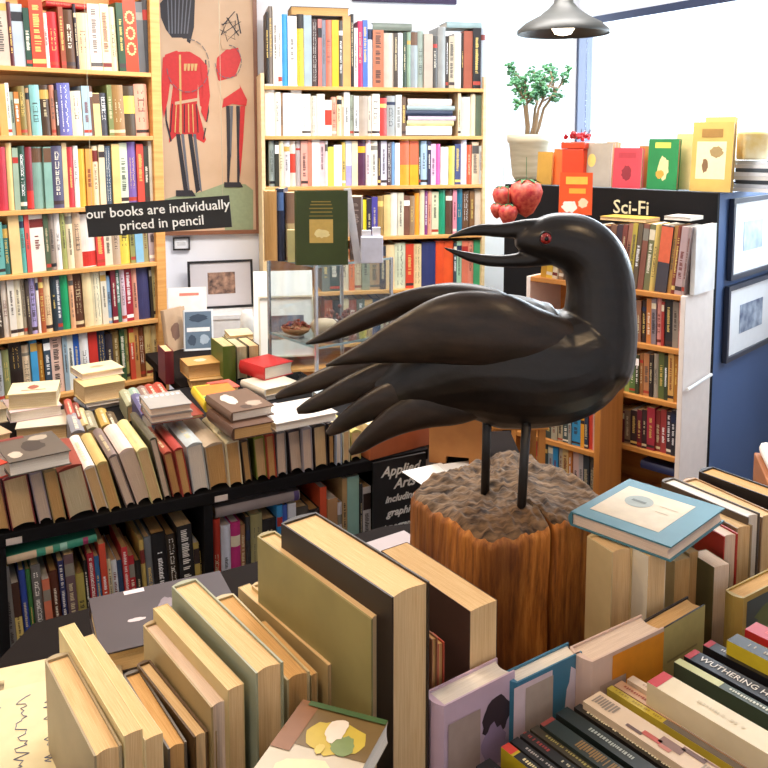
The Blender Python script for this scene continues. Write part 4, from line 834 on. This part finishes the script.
mb = MB(); mb.box((-.075, -.06, .035), (.075, .06, .185)); mb.box((-.075, -.06, 0), (-.03, .06, .035)); mb.box((.03, -.06, 0), (.075, .06, .035)); mb.box((-.03, -.06, .02), (.03, .06, .0351)); mb.build('box_body', CB, e)
mb = MB(); mb.box((-.066, -.0615, .11), (-.036, -.0603, .14)); mb.box((-.01, -.0615, .125), (.03, -.0603, .155)); mb.build('label', paint('e0d0b8'), e)
mb = MB(); mb.box((-.075, -.10, .186), (.075, -.02, .189), 0); mb.build('flap', CB, e)
def paper(px, py, z, w, h, rot, label, col='f0f0f0'):
    mb = MB(); mb.box((-w / 2, -h / 2, 0), (w / 2, h / 2, .0015)); c = onz(px, py, z); o = mb.build('paper_sheet', mat('paper_' + col, col, .7, noise_amt=.04), M=Matrix.Translation(c) @ Matrix.Rotation(R(rot), 4, 'Z')); tag(o, label, 'paper')
paper(432, 474, .8003, .12, .1, 30, 'white sheet of paper on the side table left of the bird legs')
paper(470, 468, .8025, .14, .09, 20, 'white sheet under the cardboard box behind the bird legs')

# brown stool/shelf ends between box and low bookcase
mb = MB(); 
e = empty('wooden_stool', Matrix.Translation((.40, 2.75, 0)), 'wooden stool seen between the bird legs and the low bookcase', 'stool')
mb = MB(); mb.box((-.05, -.1, .72), (.13, .1, .75)); mb.build('seat', OP, e, bevel=.004)
for x in (-.04, .1):
    for y in (-.09, .07): mb = MB(); mb.box((x, y, 0), (x + .022, y + .022, .7195)); mb.build('leg', OPS, e)

# ================================================================== NEAR TABLE
U = Vector((-.604, .797, 0)); Wd_ = Vector((.797, .604, 0))
e = empty('near_table', Matrix.Identity(4), 'dark near table carrying the wooden bird and the books around it', 'table')
mb = MB(); mb.prism([(-.75, .35), (.9, .35), (1.15, 1.35), (.62, 1.95), (.0, 1.80), (-.62, 1.42)], .765, .80); mb.build('tabletop', mat('dark_table', '17100e', .8, spec=.12), e)
for x, y in ((-.55, .45), (.8, .45), (.9, 1.3), (-.45, 1.35)): mb = MB(); mb.box((x, y, 0), (x + .05, y + .05, .7649)); mb.build('leg', BLACK, e)
GF = 'books standing on the near table, left of the block'
def fg(NL, FL, NR, zt, col, pg, label, hard=True, art=(), group=GF, face='fore', deco=None, Lmax=.3, base=.8):
    a = onz(*NL, zt); f = onz(*FL, zt); b = onz(*NR, zt)
    d = (f - a); L = min(d.length, Lmax); d.normalize(); d = (d + U * .8).normalized(); r = Vector((d.y, -d.x, 0)); T = max(abs((b - a).dot(r)), .008)
    Hh = zt - base
    if face == 'fore': book(a + r * T / 2 + d * L - Vector((0, 0, Hh - .0006)), -d, (0, 0, 1), T, L, Hh, col, pg, hard, label, group, deco, 1, art)
    else: book(a + r * T / 2 - Vector((0, 0, Hh - .0006)), d, (0, 0, 1), T, L, Hh, col, pg, hard, label, group, deco, 1, art)
fg((94, 757), (48, 657), (122, 746), 1.02, 'a89878', 'c', 'greyish cloth book with cream pages, nearest the lower left corner')
fg((124, 737), (62, 627), (143, 730), 1.03, 'e8d49c', 'c', 'thin cream paperback with torn top, second of the near left books', False)
fg((145, 741), (79, 639), (164, 735), 1.02, 'e4d0a0', 'c', 'cream paperback, third of the near left books', False)
fg((168, 750), (127, 672), (188, 744), .985, '605850', 't', 'tan-edged book with dark grey cover, fourth of the near left books')
fg((194, 738), (135, 664), (208, 731), .99, '5c4428', 'c', 'dark brown leather-look book, fifth of the near left books')
fg((209, 735), (152, 655), (216, 731), .985, 'a88848', 't', 'thin ochre book squeezed beside the pinkish one', False)
fg((211, 708), (142, 624), (231, 699), 1.02, 'ab9468', 'l', 'pinkish-edged thick book in front of the cream one', True)
fg((228, 691), (152, 609), (243, 683), 1.035, 'd4bc84', 'c', 'cream-topped book beside the pale green one', False)
fg((256, 674), (170, 585), (284, 663), 1.05, '9aa088', 'c', 'pale green hardback with thick cream pages, left group')
fg((287, 681), (216, 597), (309, 671), 1.01, 'c8b890', 't', 'pale covered hardback right of the pale green one')
fg((311, 676), (262, 622), (317, 673), 1.0, 'ccb684', 't', 'thin tan booklet in front of the olive book', False)
fg((328, 666), (237, 588), (340, 660), 1.01, 'b8a070', 'c', 'cream paperback with dark brown printing on its side', False, [(-1, 'b', .1, .55, .78, .97, '5c3c20'), (-1, 'b', .6, .9, .8, .93, '6c4828')])
fg((342, 662), (249, 585), (354, 654), 1.015, 'c8ac74', 'c', 'narrow hardback with light tan cover left of olive book')
fg((371, 620), (253, 536), (388, 610), 1.105, '988c58', 'c', 'large olive-grey book with yellow edge, left of the black one', Lmax=.27)
fg((392, 598), (276, 523), (433, 584), 1.136, '2a1f18', 'c', 'largest book, black cover and cream pages, left of the block', Lmax=.27)
fg((470, 612), (384, 550), (503, 604), 1.06, '4a342c', 'c', 'cream-edged book with dark picture cover touching the wooden block', False, [(-1, 'b', .2, .7, .3, .8, '2c1c18')], Lmax=.2)
fg((432, 640), (418, 627), (437, 637), 1.04, 'a06848', 't', 'narrow brown book between black giant and the dark picture cover', True, Lmax=.1)
fg((438, 645), (427, 634), (444, 642), 1.03, 'b84830', 't', 'narrow orange-red book between black giant and dark picture cover', True, Lmax=.1)
fg((428, 706), (418, 696), (438, 702), .98, '18181c', 't', 'low black hardback at the foot of the black giant', Lmax=.1)
# dark purple flat book behind left group
a = onz(107, 648, .925); 
flat((101, 655), (246, 620), .925, .035, .17, '40383f', 'fore', 'c', 'dark mauve scuffed hardback lying flat behind the near left books', GF, True, [(1, 'r', .05, .12, .25, .4, 'd8ccd0'), (1, 'b', .55, .62, .2, .36, 'c8bcc0'), (1, 'b', .3, .6, .45, .6, '80747c'), (1, 'r', .5, .62, .48, .6, 'e8e0e0')])
# lying picture-cover book, lower centre
A = onz(303, 700, 1.005); B = onz(388, 722, 1.005); ee = (B - A); Wb = ee.length; ee.normalize(); nn = Vector((-ee.y, ee.x, 0)); Lb = .2
tb = Vector((0, 0, .0125))
book(A - nn * Lb - tb, ee, nn, .025, Wb, Lb, 'cbbfa8', 'w', False, 'paperback with landscape painting cover lying at the bottom centre', 'lying near book', [], 1,
     [(1, 'r', .0, 1, .66, 1, '70582c'), (1, 'r', 0, .22, .60, 1, '8a5a34', 2), (1, 'b', .2, .95, .62, .93, 'c8b040', 2), (1, 'b', .55, .85, .64, .82, '7c9058', 3), (1, 'b', .42, .68, .72, .93, 'e8dcd0', 4), (1, 'b', .44, .56, .62, .71, 'd8c060', 4), (1, 'b', .1, .9, .3, .62, 'e4d8b0', 1), (1, 'b', .1, .8, .05, .4, 'b8acc0', 2), (1, 'r', .1, 1, .96, 1, '3c5c30', 5)])
for k in range(4):   # supports below it
    z = .8 + k * .044; a = A - nn * .19 + ee * .004
    book(Vector((a.x, a.y, z + .0225)), ee, nn, .043, Wb - .012, Lb - .02, ['4a4c58', '6a4030', '384a44', '7a7058'][k], 'w', True, f'{["bottom", "second", "third", "upper"][k]} book of the pile beneath the painting-covered paperback', 'pile under the painting-covered paperback', [], .25)
# carton at lower left
e = empty('carton', Matrix.Translation(onz(18, 735, .9)) @ Matrix.Rotation(R(22), 4, 'Z'), 'patterned cream carton with a handwritten label in the lower left corner', 'box')
CT = mat('carton_pattern', 'd8c498', .8, scale=40, col2='5c4c34')
mb = MB(); mb.box((-.25, -.2, -.1), (.135, .16, 0)); mb.build('box_body', mat('carton_cream', 'dcc8a0', .8), e, bevel=.003)
mb = MB()
for (x0, x1, y0, y1) in [(-.2, -.02, .09, .125), (.07, .12, .02, .10), (-.2, -.06, -.0, .06), (-.1, .05, -.16, -.1), (.06, .12, -.15, -.06), (.09, .11, -.03, -.01)]: mb.box((x0, y0, .0003), (x1, y1, .0012))
mb.build('printed_pattern', CT, e)
mb = MB(); mb.box((-.055, -.09, .0014), (.065, .10, .0024)); mb.build('label', mat('label_cream', 'dcd0a8', .8), e)
mb = MB(); rr = random.Random(9)
for ln in range(3):
    x = -.03 + .034 * ln; y = .075; pts = []
    while y > -.07: pts.append((x + rr.uniform(-.008, .010), y, .003)); y -= rr.uniform(.002, .007)
    mb.tube(pts, .0006, 4)
mb.build('handwriting', mat('biro_blue', '7880a0', .7), e)

# ---- block and bird
BC = Vector((.213, 1.435, .80)); HB = .25
bird = empty('bird_sculpture', Matrix.Translation(BC), 'dark carved wooden bird with red eyes standing on a rough timber block', 'sculpture')
LI = Matrix.Translation(-BC)
mb = MB(); NA = 400; NZ = 40; a0 = R(28); hb = .147
def sup(th):
    c, s = math.cos(th - a0), math.sin(th - a0); return hb / (abs(c) ** 4.2 + abs(s) ** 4.2) ** (1 / 4.2)
crack_a = math.atan2(onz(545, 640, .9).y - 1.425 - .02, onz(545, 640, .9).x - .205); crack_a = math.atan2(-.13, .055)
def crk(th, z):
    d = (th - crack_a - .012 * math.sin(z * 9) + math.pi) % (2 * math.pi) - math.pi
    return math.exp(-(d / .020) ** 2)
rings = []
def topz(x, y):
    n1 = noise.noise(Vector((x * 14, y * 14, 3))); n2 = noise.noise(Vector((x * 55, y * 55, 7))); n3 = noise.noise(Vector((x * 140, y * 45, 1)))
    return HB + .012 * n1 + .007 * n2 + .005 * n3 - .012 * max(0, (x * .6 - y) / .12 - .2) - .022 * max(0, -x / .14) 
for k in range(NZ + 1):
    f = k / NZ; r_ = []
    for j in range(NA):
        th = 2 * math.pi * j / NA; r = sup(th) * (1 - .03 * f + .02 * math.sin(f * 3 + th))
        r *= 1 - .0 ; r += .0014 * noise.noise(Vector((th * 9, f * 1.6, 0))) * 2 + .0008 * noise.noise(Vector((th * 40, f * 3, 5))) - .055 * crk(th, f) + .006 * noise.noise(Vector((math.cos(th) * 1.5, math.sin(th) * 1.5, f * 1.5)))
        if f > .93: r -= .014 * ((f - .93) / .07) ** 2
        x, y = r * math.cos(th), r * math.sin(th)
        r_.append(Vector((x, y, f * topz(x, y))))
    rings.append(r_)
for k in range(1, 26):
    g = 1 - k / 26; r_ = []
    for j in range(NA):
        b = rings[NZ][j]; th = 2 * math.pi * j / NA; x, y = b.x * g, b.y * g
        r_.append(Vector((x, y, topz(x, y) - .035 * crk(th, 1) * g * (g > .3))))
    rings.append(r_)
side = rings[:NZ - 1]; top = rings[NZ - 2:]
i0 = len(mb.v); mb.rings(rings, 0)
nf = NA * (NZ - 1)
for i in range(len(mb.m)): mb.m[i] = 0 if i < nf else 1
def woodblock():
    m = bpy.data.materials.new('weathered_timber'); m.use_nodes = True; nt = m.node_tree; b = nt.nodes['Principled BSDF']; b.inputs['Roughness'].default_value = .62
    tc = nt.nodes.new('ShaderNodeTexCoord'); mp = nt.nodes.new('ShaderNodeMapping'); mp.inputs['Scale'].default_value = (1, 1, .09)
    n1 = nt.nodes.new('ShaderNodeTexNoise'); n1.inputs['Scale'].default_value = 75; n1.inputs['Detail'].default_value = 6; n1.inputs['Roughness'].default_value = .7
    n2 = nt.nodes.new('ShaderNodeTexNoise'); n2.inputs['Scale'].default_value = 9; n2.inputs['Detail'].default_value = 2
    mp2 = nt.nodes.new('ShaderNodeMapping'); mp2.inputs['Scale'].default_value = (1, 1, .35)
    nt.links.new(tc.outputs['Object'], mp.inputs[0]); nt.links.new(mp.outputs[0], n1.inputs['Vector']); nt.links.new(tc.outputs['Object'], mp2.inputs[0]); nt.links.new(mp2.outputs[0], n2.inputs['Vector'])
    r1 = nt.nodes.new('ShaderNodeValToRGB'); e = r1.color_ramp.elements; e[0].position = .3; e[0].color = lin('6a3a14'); e[1].position = .70; e[1].color = lin('e09a48'); x = e.new(.5); x.color = lin('b87028')
    r2 = nt.nodes.new('ShaderNodeValToRGB'); e = r2.color_ramp.elements; e[0].position = .38; e[0].color = (.30, .22, .18, 1); e[1].position = .58; e[1].color = (1, 1, 1, 1)
    mx = nt.nodes.new('ShaderNodeMix'); mx.data_type = 'RGBA'; mx.blend_type = 'MULTIPLY'; mx.inputs[0].default_value = .9
    nt.links.new(n1.outputs['Fac'], r1.inputs[0]); nt.links.new(n2.outputs['Fac'], r2.inputs[0]); nt.links.new(r1.outputs[0], mx.inputs[6]); nt.links.new(r2.outputs[0], mx.inputs[7]); nt.links.new(mx.outputs[2], b.inputs['Base Color'])
    bp_ = nt.nodes.new('ShaderNodeBump'); bp_.inputs['Strength'].default_value = .5; bp_.inputs['Distance'].default_value = .004; nt.links.new(n1.outputs['Fac'], bp_.inputs['Height']); nt.links.new(bp_.outputs[0], b.inputs['Normal'])
    return m
mb.build('timber_block', [woodblock(), mat('rough_end_grain', '86694c', .85, scale=34, stretch=(1, 3, 1), col2='2a1a0e', bump=1.0)], bird, smooth=True)

BD = 1.43; SC_ = BD / F
def bpnt(px, py, dy=0): return ond(px, py, BD) * 1 + Vector((0, dy, 0)) - BC
def loft(mb, st, n=20, dyr=0, mi=0, pw=1.0):
    rs = []; pts = [bpnt(s[0], s[1], s[4] if len(s) > 4 else 0) for s in st]
    for k, s in enumerate(st):
        t = (pts[min(k + 1, len(st) - 1)] - pts[max(k - 1, 0)]); t.y = 0; t.normalize(); nrm = Vector((-t.z, 0, t.x))
        h = s[2] * SC_; w = s[3]
        ring = []
        for j in range(n):
            a = 2 * math.pi * j / n; ca, sa = math.cos(a), math.sin(a)
            ca = math.copysign(abs(ca) ** pw, ca); sa = math.copysign(abs(sa) ** pw, sa)
            ring.append(pts[k] + nrm * (h * ca) + Vector((0, w * sa, 0)))
        rs.append(ring)
    mb.rings(rs, mi)
def interp(st, sub=5):
    out = []
    n = len(st); st = [tuple(s) + ((0,) if len(s) == 4 else ()) for s in st]
    for i in range(n - 1):
        p0, p1, p2, p3 = st[max(i - 1, 0)], st[i], st[i + 1], st[min(i + 2, n - 1)]
        for k in range(sub):
            t = k / sub; out.append(tuple(.5 * (2 * b + (c - a) * t + (2 * a - 5 * b + 4 * c - d) * t * t + (3 * b - a - 3 * c + d) * t ** 3) for a, b, c, d in zip(p0, p1, p2, p3)))
    out.append(st[-1])
    return [(a, b, max(c, .3), max(d, .0012), e) for a, b, c, d, e in out]
def birdmat(name, c1, c2, rough, coat=.3):
    m = mat(name, c1, rough, scale=9, stretch=(1.5, 6, 6), col2=c2, spec=.4, coat=coat)
    b = m.node_tree.nodes['Principled BSDF']; b.inputs['Coat Roughness'].default_value = .28
    nt = m.node_tree; nz = nt.nodes.new('ShaderNodeTexNoise'); nz.inputs['Scale'].default_value = 45; nz.inputs['Detail'].default_value = 5; tc = nt.nodes.new('ShaderNodeTexCoord')
    bp_ = nt.nodes.new('ShaderNodeBump'); bp_.inputs['Strength'].default_value = .35; bp_.inputs['Distance'].default_value = .003; nt.links.new(tc.outputs['Object'], nz.inputs['Vector']); nt.links.new(nz.outputs['Fac'], bp_.inputs['Height']); nt.links.new(bp_.outputs[0], b.inputs['Normal'])
    return m
BM = birdmat('carved_dark_wood', '1e1714', '0d0a08', .34, .12); BW = birdmat('carved_wing_wood', '34261c', '1a130e', .40, .08)
mb = MB()
loft(mb, interp([(375, 388, 12, .02), (400, 386, 32, .045), (430, 377, 45, .06), (465, 365, 59, .078), (500, 361, 69, .09), (540, 364, 65, .095), (572, 359, 59, .09), (597, 344, 44, .075), (613, 334, 25, .045), (620, 330, 8, .015)]), 28)
loft(mb, interp([(575, 385, 26, .05), (590, 362, 42, .075), (598, 338, 39, .068), (600, 310, 36, .056), (600, 283, 34, .048), (593, 260, 33, .045), (577, 245, 31, .043), (556, 239, 27, .041), (538, 239, 21, .034), (524, 239, 14, .024), (516, 238, 8, .014)]), 28)
loft(mb, interp([(545, 231, 14, .022), (525, 229, 10, .016), (503, 230.5, 7.5, .011), (480, 230, 6, .0085), (462, 233, 3.6, .006), (447, 238, 1.0, .0022)]), 16)
loft(mb, interp([(548, 254, 12, .022), (528, 259, 8.5, .016), (505, 261, 6.5, .012), (485, 260, 6, .010), (465, 255.5, 4.4, .007), (443, 247.5, 1.0, .0022)]), 16)
body = mb.build('body', BM, bird, smooth=True)
rm = body.modifiers.new('remesh', 'REMESH'); rm.mode = 'VOXEL'; rm.voxel_size = .0026; rm.use_smooth_shade = True
sm = body.modifiers.new('smooth', 'SMOOTH'); sm.factor = .6; sm.iterations = 5
mb = MB(); loft(mb, interp([(328, 358, 1.2, .003, -.05), (345, 352, 5.5, .006, -.052), (372, 343, 13, .010, -.056), (408, 331, 25, .016, -.062), (450, 321, 36, .028, -.064), (490, 323, 38, .04, -.060), (525, 332, 32, .045, -.046), (560, 338, 24, .04, -.034), (595, 342, 10, .03, -.02)]), 22); mb.build('near_wing', BW, bird, smooth=True)
mb = MB(); loft(mb, interp([(305, 346.5, 1.2, .003, .02), (325, 339.5, 6, .006, .02), (350, 328, 10, .009, .02), (385, 313, 12.5, .012, .022), (420, 303, 13, .014, .03), (460, 303, 17, .03, .04), (500, 315, 20, .03, .045), (530, 330, 10, .02, .04)]), 22); mb.build('far_wing', BW, bird, smooth=True)
for st in ([(274, 402.5, 2.6, .006, .03), (286, 397, 6, .008, .03), (305, 390, 8.5, .010, .028), (335, 379, 12, .013, .025), (372, 367, 17, .018, .015), (410, 360, 22, .02, .0), (440, 355, 20, .02, .0)],
           [(297, 413, 3.2, .006, .01), (310, 408, 7.5, .009, .01), (328, 400, 10.5, .012, .008), (355, 388, 15, .015, .004), (390, 376, 20, .018, 0), (425, 370, 24, .022, -.01), (465, 366, 24, .03, -.01)],
           [(328, 431, 3.2, .006, -.014), (340, 423, 8, .009, -.014), (356, 412, 11.5, .012, -.016), (380, 399, 16, .016, -.02), (408, 389, 21, .02, -.024), (440, 380, 25, .024, -.02), (485, 372, 26, .03, -.01)],
           [(351, 445, 3, .006, -.036), (361, 438, 7.5, .009, -.036), (376, 426, 11, .012, -.036), (398, 412, 16, .016, -.036), (425, 401, 21, .02, -.034), (455, 394, 25, .024, -.03), (490, 384, 24, .03, -.02)]):
    mb = MB(); loft(mb, interp(st), 18, pw=.75); mb.build('tail_feather', BW, bird, smooth=True)
# legs
LG = mat('dark_iron', '1e1a18', .45, noise_amt=.3)
for (x0, y0, x1, y1) in ((487, 405, 485, 490), (522, 405, 521, 509)):
    foot = onz(x1, y1, 1.045) - BC; tp = bpnt(x0, y0, 0); tp.y = foot.y * .6 + tp.y * .4
    mb = MB(); mb.tube([tp, (tp + foot) / 2, foot - Vector((0, 0, .02))], [.0082, .0075, .0078], 12); mb.build('leg', LG, bird, smooth=True)
# eyes
for sgn in (-1, 1):
    c = bpnt(542 if sgn < 0 else 545, 236, sgn * .036)
    mb = MB(); mb.ball(c, .0095, 16, 10, (1, .6, 1)); eo = mb.build('eye', mat('red_glass_bead', 'a01408', .12, coat=1, noise_amt=.5, scale=120), bird, smooth=True)
    mb = MB(); mb.ball(c + Vector((0, sgn * .0045, 0)), .004, 12, 8, (1, .6, 1)); mb.build('pupil', mat('pupil_black', '0c0606', .1), eo, smooth=True)
    mb = MB(); rs = []
    for k in range(24):
        a = 2 * math.pi * k / 24; rs.append([c + Vector(((.0105 + .0018 * math.cos(b)) * math.cos(a), -sgn * .0005 + .0018 * math.sin(b), (.0105 + .0018 * math.cos(b)) * math.sin(a))) for b in [i * 1.0472 for i in range(6)]])
    rs.append(rs[0]); mb.rings(rs, 0, False); mb.build('eye_rim', BM, bird, smooth=True)

# ---- books right of the block
GR = 'books standing on the near table, right of the block'
fg((612, 553), (590, 534), (631, 546), 1.042, 'd0b888', 'c', 'thick cream-edged book touching the right side of the block', True, group=GR, Lmax=.16)
fg((648, 557), (603, 519), (661, 549), 1.042, 'e4dcc8', 'c', 'cream paperback below the teal book, second from the block', False, group=GR, Lmax=.16)
fg((664, 573), (650, 563), (675, 568), .96, '2c2830', 'l', 'low dark-covered book below the teal book corner', True, group=GR, Lmax=.14)
fg((675, 562), (655, 545), (687, 556), 1.0, 'c8a468', 't', 'tan-edged paperback below the teal book right corner', False, group=GR, Lmax=.15)
fg((689, 554), (668, 538), (696, 550), 1.0, 'b0905c', 't', 'thin tan book right of the teal book corner', False, group=GR, Lmax=.15)
fg((714, 568), (696, 552), (725, 561), .99, '6c6440', 'l', 'paperback with tangled black and yellow cover near red-edged book', False, [(-1, 'b', .1, .8, .3, .9, '2c2820'), (-1, 'b', .3, .6, .1, .4, 'c8a030')], group=GR, Lmax=.14)
fg((724, 537), (700, 518), (735, 532), 1.02, 'b83028', 'l', 'red and green covered hardback right of the teal book', True, [(-1, 'r', .1, 1, .2, .8, '50685c')], group=GR, Lmax=.16)
fg((737, 529), (706, 505), (748, 523), 1.02, 'a08c6c', 'c', 'buff covered book between the red one and white-topped one', True, group=GR, Lmax=.18)
fg((748, 518), (664, 479), (759, 513), 1.03, '5c5044', 'w', 'long white-topped book beyond the teal book', True, group=GR, Lmax=.24)
fg((762, 518), (690, 478), (776, 514), 1.02, 'b08c68', 'c', 'brown-edged book at the right frame edge beyond teal book', True, group=GR, Lmax=.24)
fg((790, 505), (698, 470), (806, 500), 1.03, '2c2420', 't', 'black-topped brown book, farthest at the right edge', True, group=GR, Lmax=.26)
# teal book lying on them
A = onz(671, 547, 1.066); FLc = onz(616, 471, 1.066); B_ = onz(725, 508, 1.066)
ee = (B_ - A).normalized(); nn = Vector((-ee.y, ee.x, 0)); La = (B_ - A).length; Dd = .172
# spine at the left-near side, fore-edge facing right-near
A2 = A
book(A2 - Vector((0, 0, .0115)) + nn * Dd, -nn, ee, .023, Dd, La, '467f90', 'l', True, 'teal book with cream label panel lying on upright books right of block', GR, [], 3, [(1, 'r', .12, .8, .16, .84, 'dccbae'), (1, 'e', .24, .5, .46, .72, '98a098', 2), (1, 'r', .30, .44, .57, .61, '5c645c', 3), (1, 'r', .56, .74, .62, .63, 'b8a888', 2), (1, 'r', .58, .7, .5, .51, 'b8a888', 2)])

# ---- cover-facing books in front of the block
def facecov(TL, TR, zt, T, col, label, art, base=.8, pg='w', lean=0, hard=True):
    a = onz(*TL, zt); b = onz(*TR, zt); d = (b - a); W = d.length; d.normalize(); n = Vector((-d.y, d.x, 0)); H = zt - base
    book(a + n * T / 2 - Vector((0, 0, H - .0006)), d, (0, 0, 1), T, W, H, col, pg, hard, label, 'books shown cover-on before the block', [], 1, art)
facecov((440, 709), (515, 671), .985, .034, 'cfb4c8', 'lilac book with dark crown-like picture and price label, before the block', [(1, 'r', .1, .52, .05, .86, 'a8948c', 3), (1, 'b', .5, .98, .58, .92, '382c34'), (1, 'b', .52, .9, .35, .72, '9c88a8', 2)])
facecov((514, 685), (582, 652), .975, .026, '3c7896', 'blue book with white torn-paper cover and price label', [(1, 'r', .0, .55, .0, .97, 'd8c4cc'), (1, 'r', .16, .56, .2, .93, 'b0a094', 2), (1, 'b', .74, 1, .0, .98, 'd8ccd8')])
facecov((589, 664), (664, 628), .975, .04, 'd8bcae', 'cream and orange covered book with price label, before the block', [(1, 'r', .3, 1, .35, .97, 'd88a20'), (1, 'r', .14, .48, .15, .78, 'b8a090', 3), (1, 'b', .5, 1, .2, .5, 'd8c0b0', 2)], pg='l')
facecov((655, 634), (705, 605), .965, .03, '27242a', 'pale olive covered book with black foot, right of orange one', [(1, 'r', .06, 1, .3, 1, 'b0a468'), (1, 'r', .25, .85, .66, .68, '8a8050', 2)], pg='t')
facecov((741, 600), (800, 570), .97, .03, 'b89c50', 'picture-covered book with ochre border at the right edge', [(1, 'r', .1, 1, .05, .95, '4c5450'), (1, 'b', .2, .8, .1, .5, 'a898a8', 2), (1, 'b', .2, .9, .55, .9, '6c7444', 2)], pg='t')

# ---- spine-up paperbacks, bottom right: start px, width in w-direction
GP = 'paperbacks lying spine up at the bottom right'
def spineup(P, zt, T, L, col, label, deco, pg='t', art=(), hard=False, sd=None, st=None):
    """P = left (far-left) start of the spine, its left corner; runs along -U"""
    a = onz(*P, zt); dn = (sd or -U).normalized(); r = Vector((-dn.y, dn.x, 0))
    book(a + r * T / 2, (0, 0, -1), dn, T, min(zt - .801, .11), L, col, pg, hard, label, GP, deco, 1, art); BOOKS[-1]['st'] = st
tt = lambda c, a=.08, b=.7, w=.4: ('title', a, b, c, w)
SU = [
 ((476, 766), .92, .022, '1c1a1c', 'black spined paperback, leftmost below the lilac book', [tt('e8e0d8')]),
 ((501, 747), .93, .013, 'c8b020', 'yellow and black paperback beside the leftmost black one', [('band', .1, 1, '1c1a1c'), tt('e8d8a0', .15, .9), ('band', 0, .08, 'd84030')]),
 ((510, 741), .93, .013, '1e1c1e', 'black paperback with fine white lettering, third from the left', [tt('b8b0a8', .1, .9, .3)]),
 ((520, 735), .93, .014, '201e1c', 'black paperback with red flash, fourth from the left', [tt('a04038', .0, .2), tt('c8c0a0', .3, .9, .3)]),
 ((530, 729), .93, .013, '3a3428', 'dark olive paperback, fifth from the left', [tt('a8a060', .1, .9, .3)]),
 ((540, 724), .935, .022, '1f2a26', 'thick dark green paperback with ornate title', [tt('8a6c3c', .25, .9, .7), ('band', 0, .03, '8a3830')]),
 ((556, 713), .935, .021, '1d2624', 'blackish green paperback with pale end label', [('band', .72, .85, 'd8c8b0'), tt('a8b0a8', .2, .6, .3)]),
 ((574, 707), .935, .012, '26221e', 'black and cream striped paperback beside the figure-covered one', [tt('e0d8b8', .05, .95, .35)]),
 ((583, 701), .945, .033, 'd4bca0', 'wide cream paperback with red figure drawing on its spine', [('fig', .3), tt('8a7c70', .03, .18, .6), tt('a09080', .78, .97, .5)]),
 ((607, 688), .935, .010, 'c8b440', 'yellow and grey paperback beside the wide cream one', [('band', .42, 1, '6c645c'), tt('a08830', .05, .4, .4)]),
 ((614, 685), .935, .016, 'd0a888', 'peach paperback with faded grey lower half', [('band', .5, 1, 'b4a8a0'), tt('a05038', .05, .45, .3)]),
 ((627, 679), .94, .013, 'dcc8b0', 'cream paperback left of the thick red-ended one', [tt('b89c88', .1, .6, .3)]),
]
for (P, zt, T, cl, lb, dc) in SU: spineup(P, zt, T, .2, cl, lb, dc)
spineup((647, 682), .965, .036, .2, 'dcccaa', 'thick cream book with red end, among the spine-up paperbacks', [('band', 0, .07, 'b82028'), tt('c8b898', .3, .6, .15)])
spineup((674, 662), .945, .014, .22, '3c4838', 'black and pale green paperback right of thick cream one', [('band', 0, .3, 'c0c490'), tt('d0d0c0', .35, .95, .35)])
spineup((684, 656), .945, .026, .22, '22242c', 'black classic paperback titled Wuthering Heights with a red end', [('band', .75, 1, '3c4c80'), ('band', 0, .04, 'b02830')], st=('WUTHERING HEIGHTS', .0155, .40, 'e8e4e0'))
spineup((703, 645), .945, .020, .22, '1e1c20', 'black paperback with small title, right of the bold titled one', [tt('c8c0b8', .1, .4, .25), ('band', 0, .04, 'b02830')])
spineup((727, 640), .965, .026, .22, '24201e', 'black paperback with yellow side at the right edge', [tt('a89880', .1, .5, .3)], 't', [(-1, 'r', 0, 1, 0, 1, 'd0b828'), (1, 'r', 0, 1, 0, 1, 'd0b828')])
spineup((745, 629), .965, .03, .22, 'b8202c', 'red spined paperback at the right edge beyond the yellow one', [tt('d85050', .1, .5, .3)])

# dark objects at far right low
e = empty('storage_chest', Matrix.Translation((1.09, 2.2, 0)) @ Matrix.Rotation(R(-15), 4, 'Z'), 'brown wooden chest with a white cloth at the far right edge', 'chest')
mb = MB(); mb.box((-.06, -.1, 0), (.3, .2, .74)); mb.build('body', mat('red_brown_wood', 'a8683c', .5, scale=4, stretch=(1, 1, 8), col2='8a5430'), e, bevel=.004)
mb = MB(); mb.box((-.05, -.09, .7405), (.28, .19, .78)); mb.build('cloth', mat('white_cloth', 'e8e0d8', .9), e, bevel=.015)
paper(390, 552, .8005, .16, .12, 35, 'printed paper sheet on the near table before the script sign', 'a89c9c')
paper(415, 560, .8025, .14, .1, 10, 'second paper sheet on the near table beside the block', 'b4a8a4')

build_books()

# ================================================================== LIGHT
w = bpy.data.worlds.new('sky'); scene.world = w; w.use_nodes = True
bg = w.node_tree.nodes['Background']; bg.inputs[0].default_value = (.86, .93, 1, 1); bg.inputs[1].default_value = 2.2
def area(name, loc, rot, sx, sy, en, col):
    l = bpy.data.lights.new(name, 'AREA'); l.shape = 'RECTANGLE'; l.size = sx; l.size_y = sy; l.energy = en; l.color = col
    o = bpy.data.objects.new(name, l); COL.objects.link(o); o.location = loc; o.rotation_euler = rot; return o
c = Wn.at(1.32, 1.87, .16)
area('window_daylight', c, (R(-90), 0, Wn.ang), 2.7, 1.0, 130, (.82, .91, 1))
c = WB.at((w0 + w1) / 2, 1.9, .16)
area('window_daylight', c, (R(-90), 0, WB.ang), (w1 - w0) + .1, 1.0, 16, (.86, .93, 1))
# ceiling lamps of the room
area('ceiling_lamp', (.2, 3.0, 2.74), (0, 0, 0), 1.6, .5, 74, (1, .96, .92))
area('ceiling_lamp', (-1.2, 2.2, 2.74), (0, 0, 0), 1.2, .5, 30, (1, .90, .74))
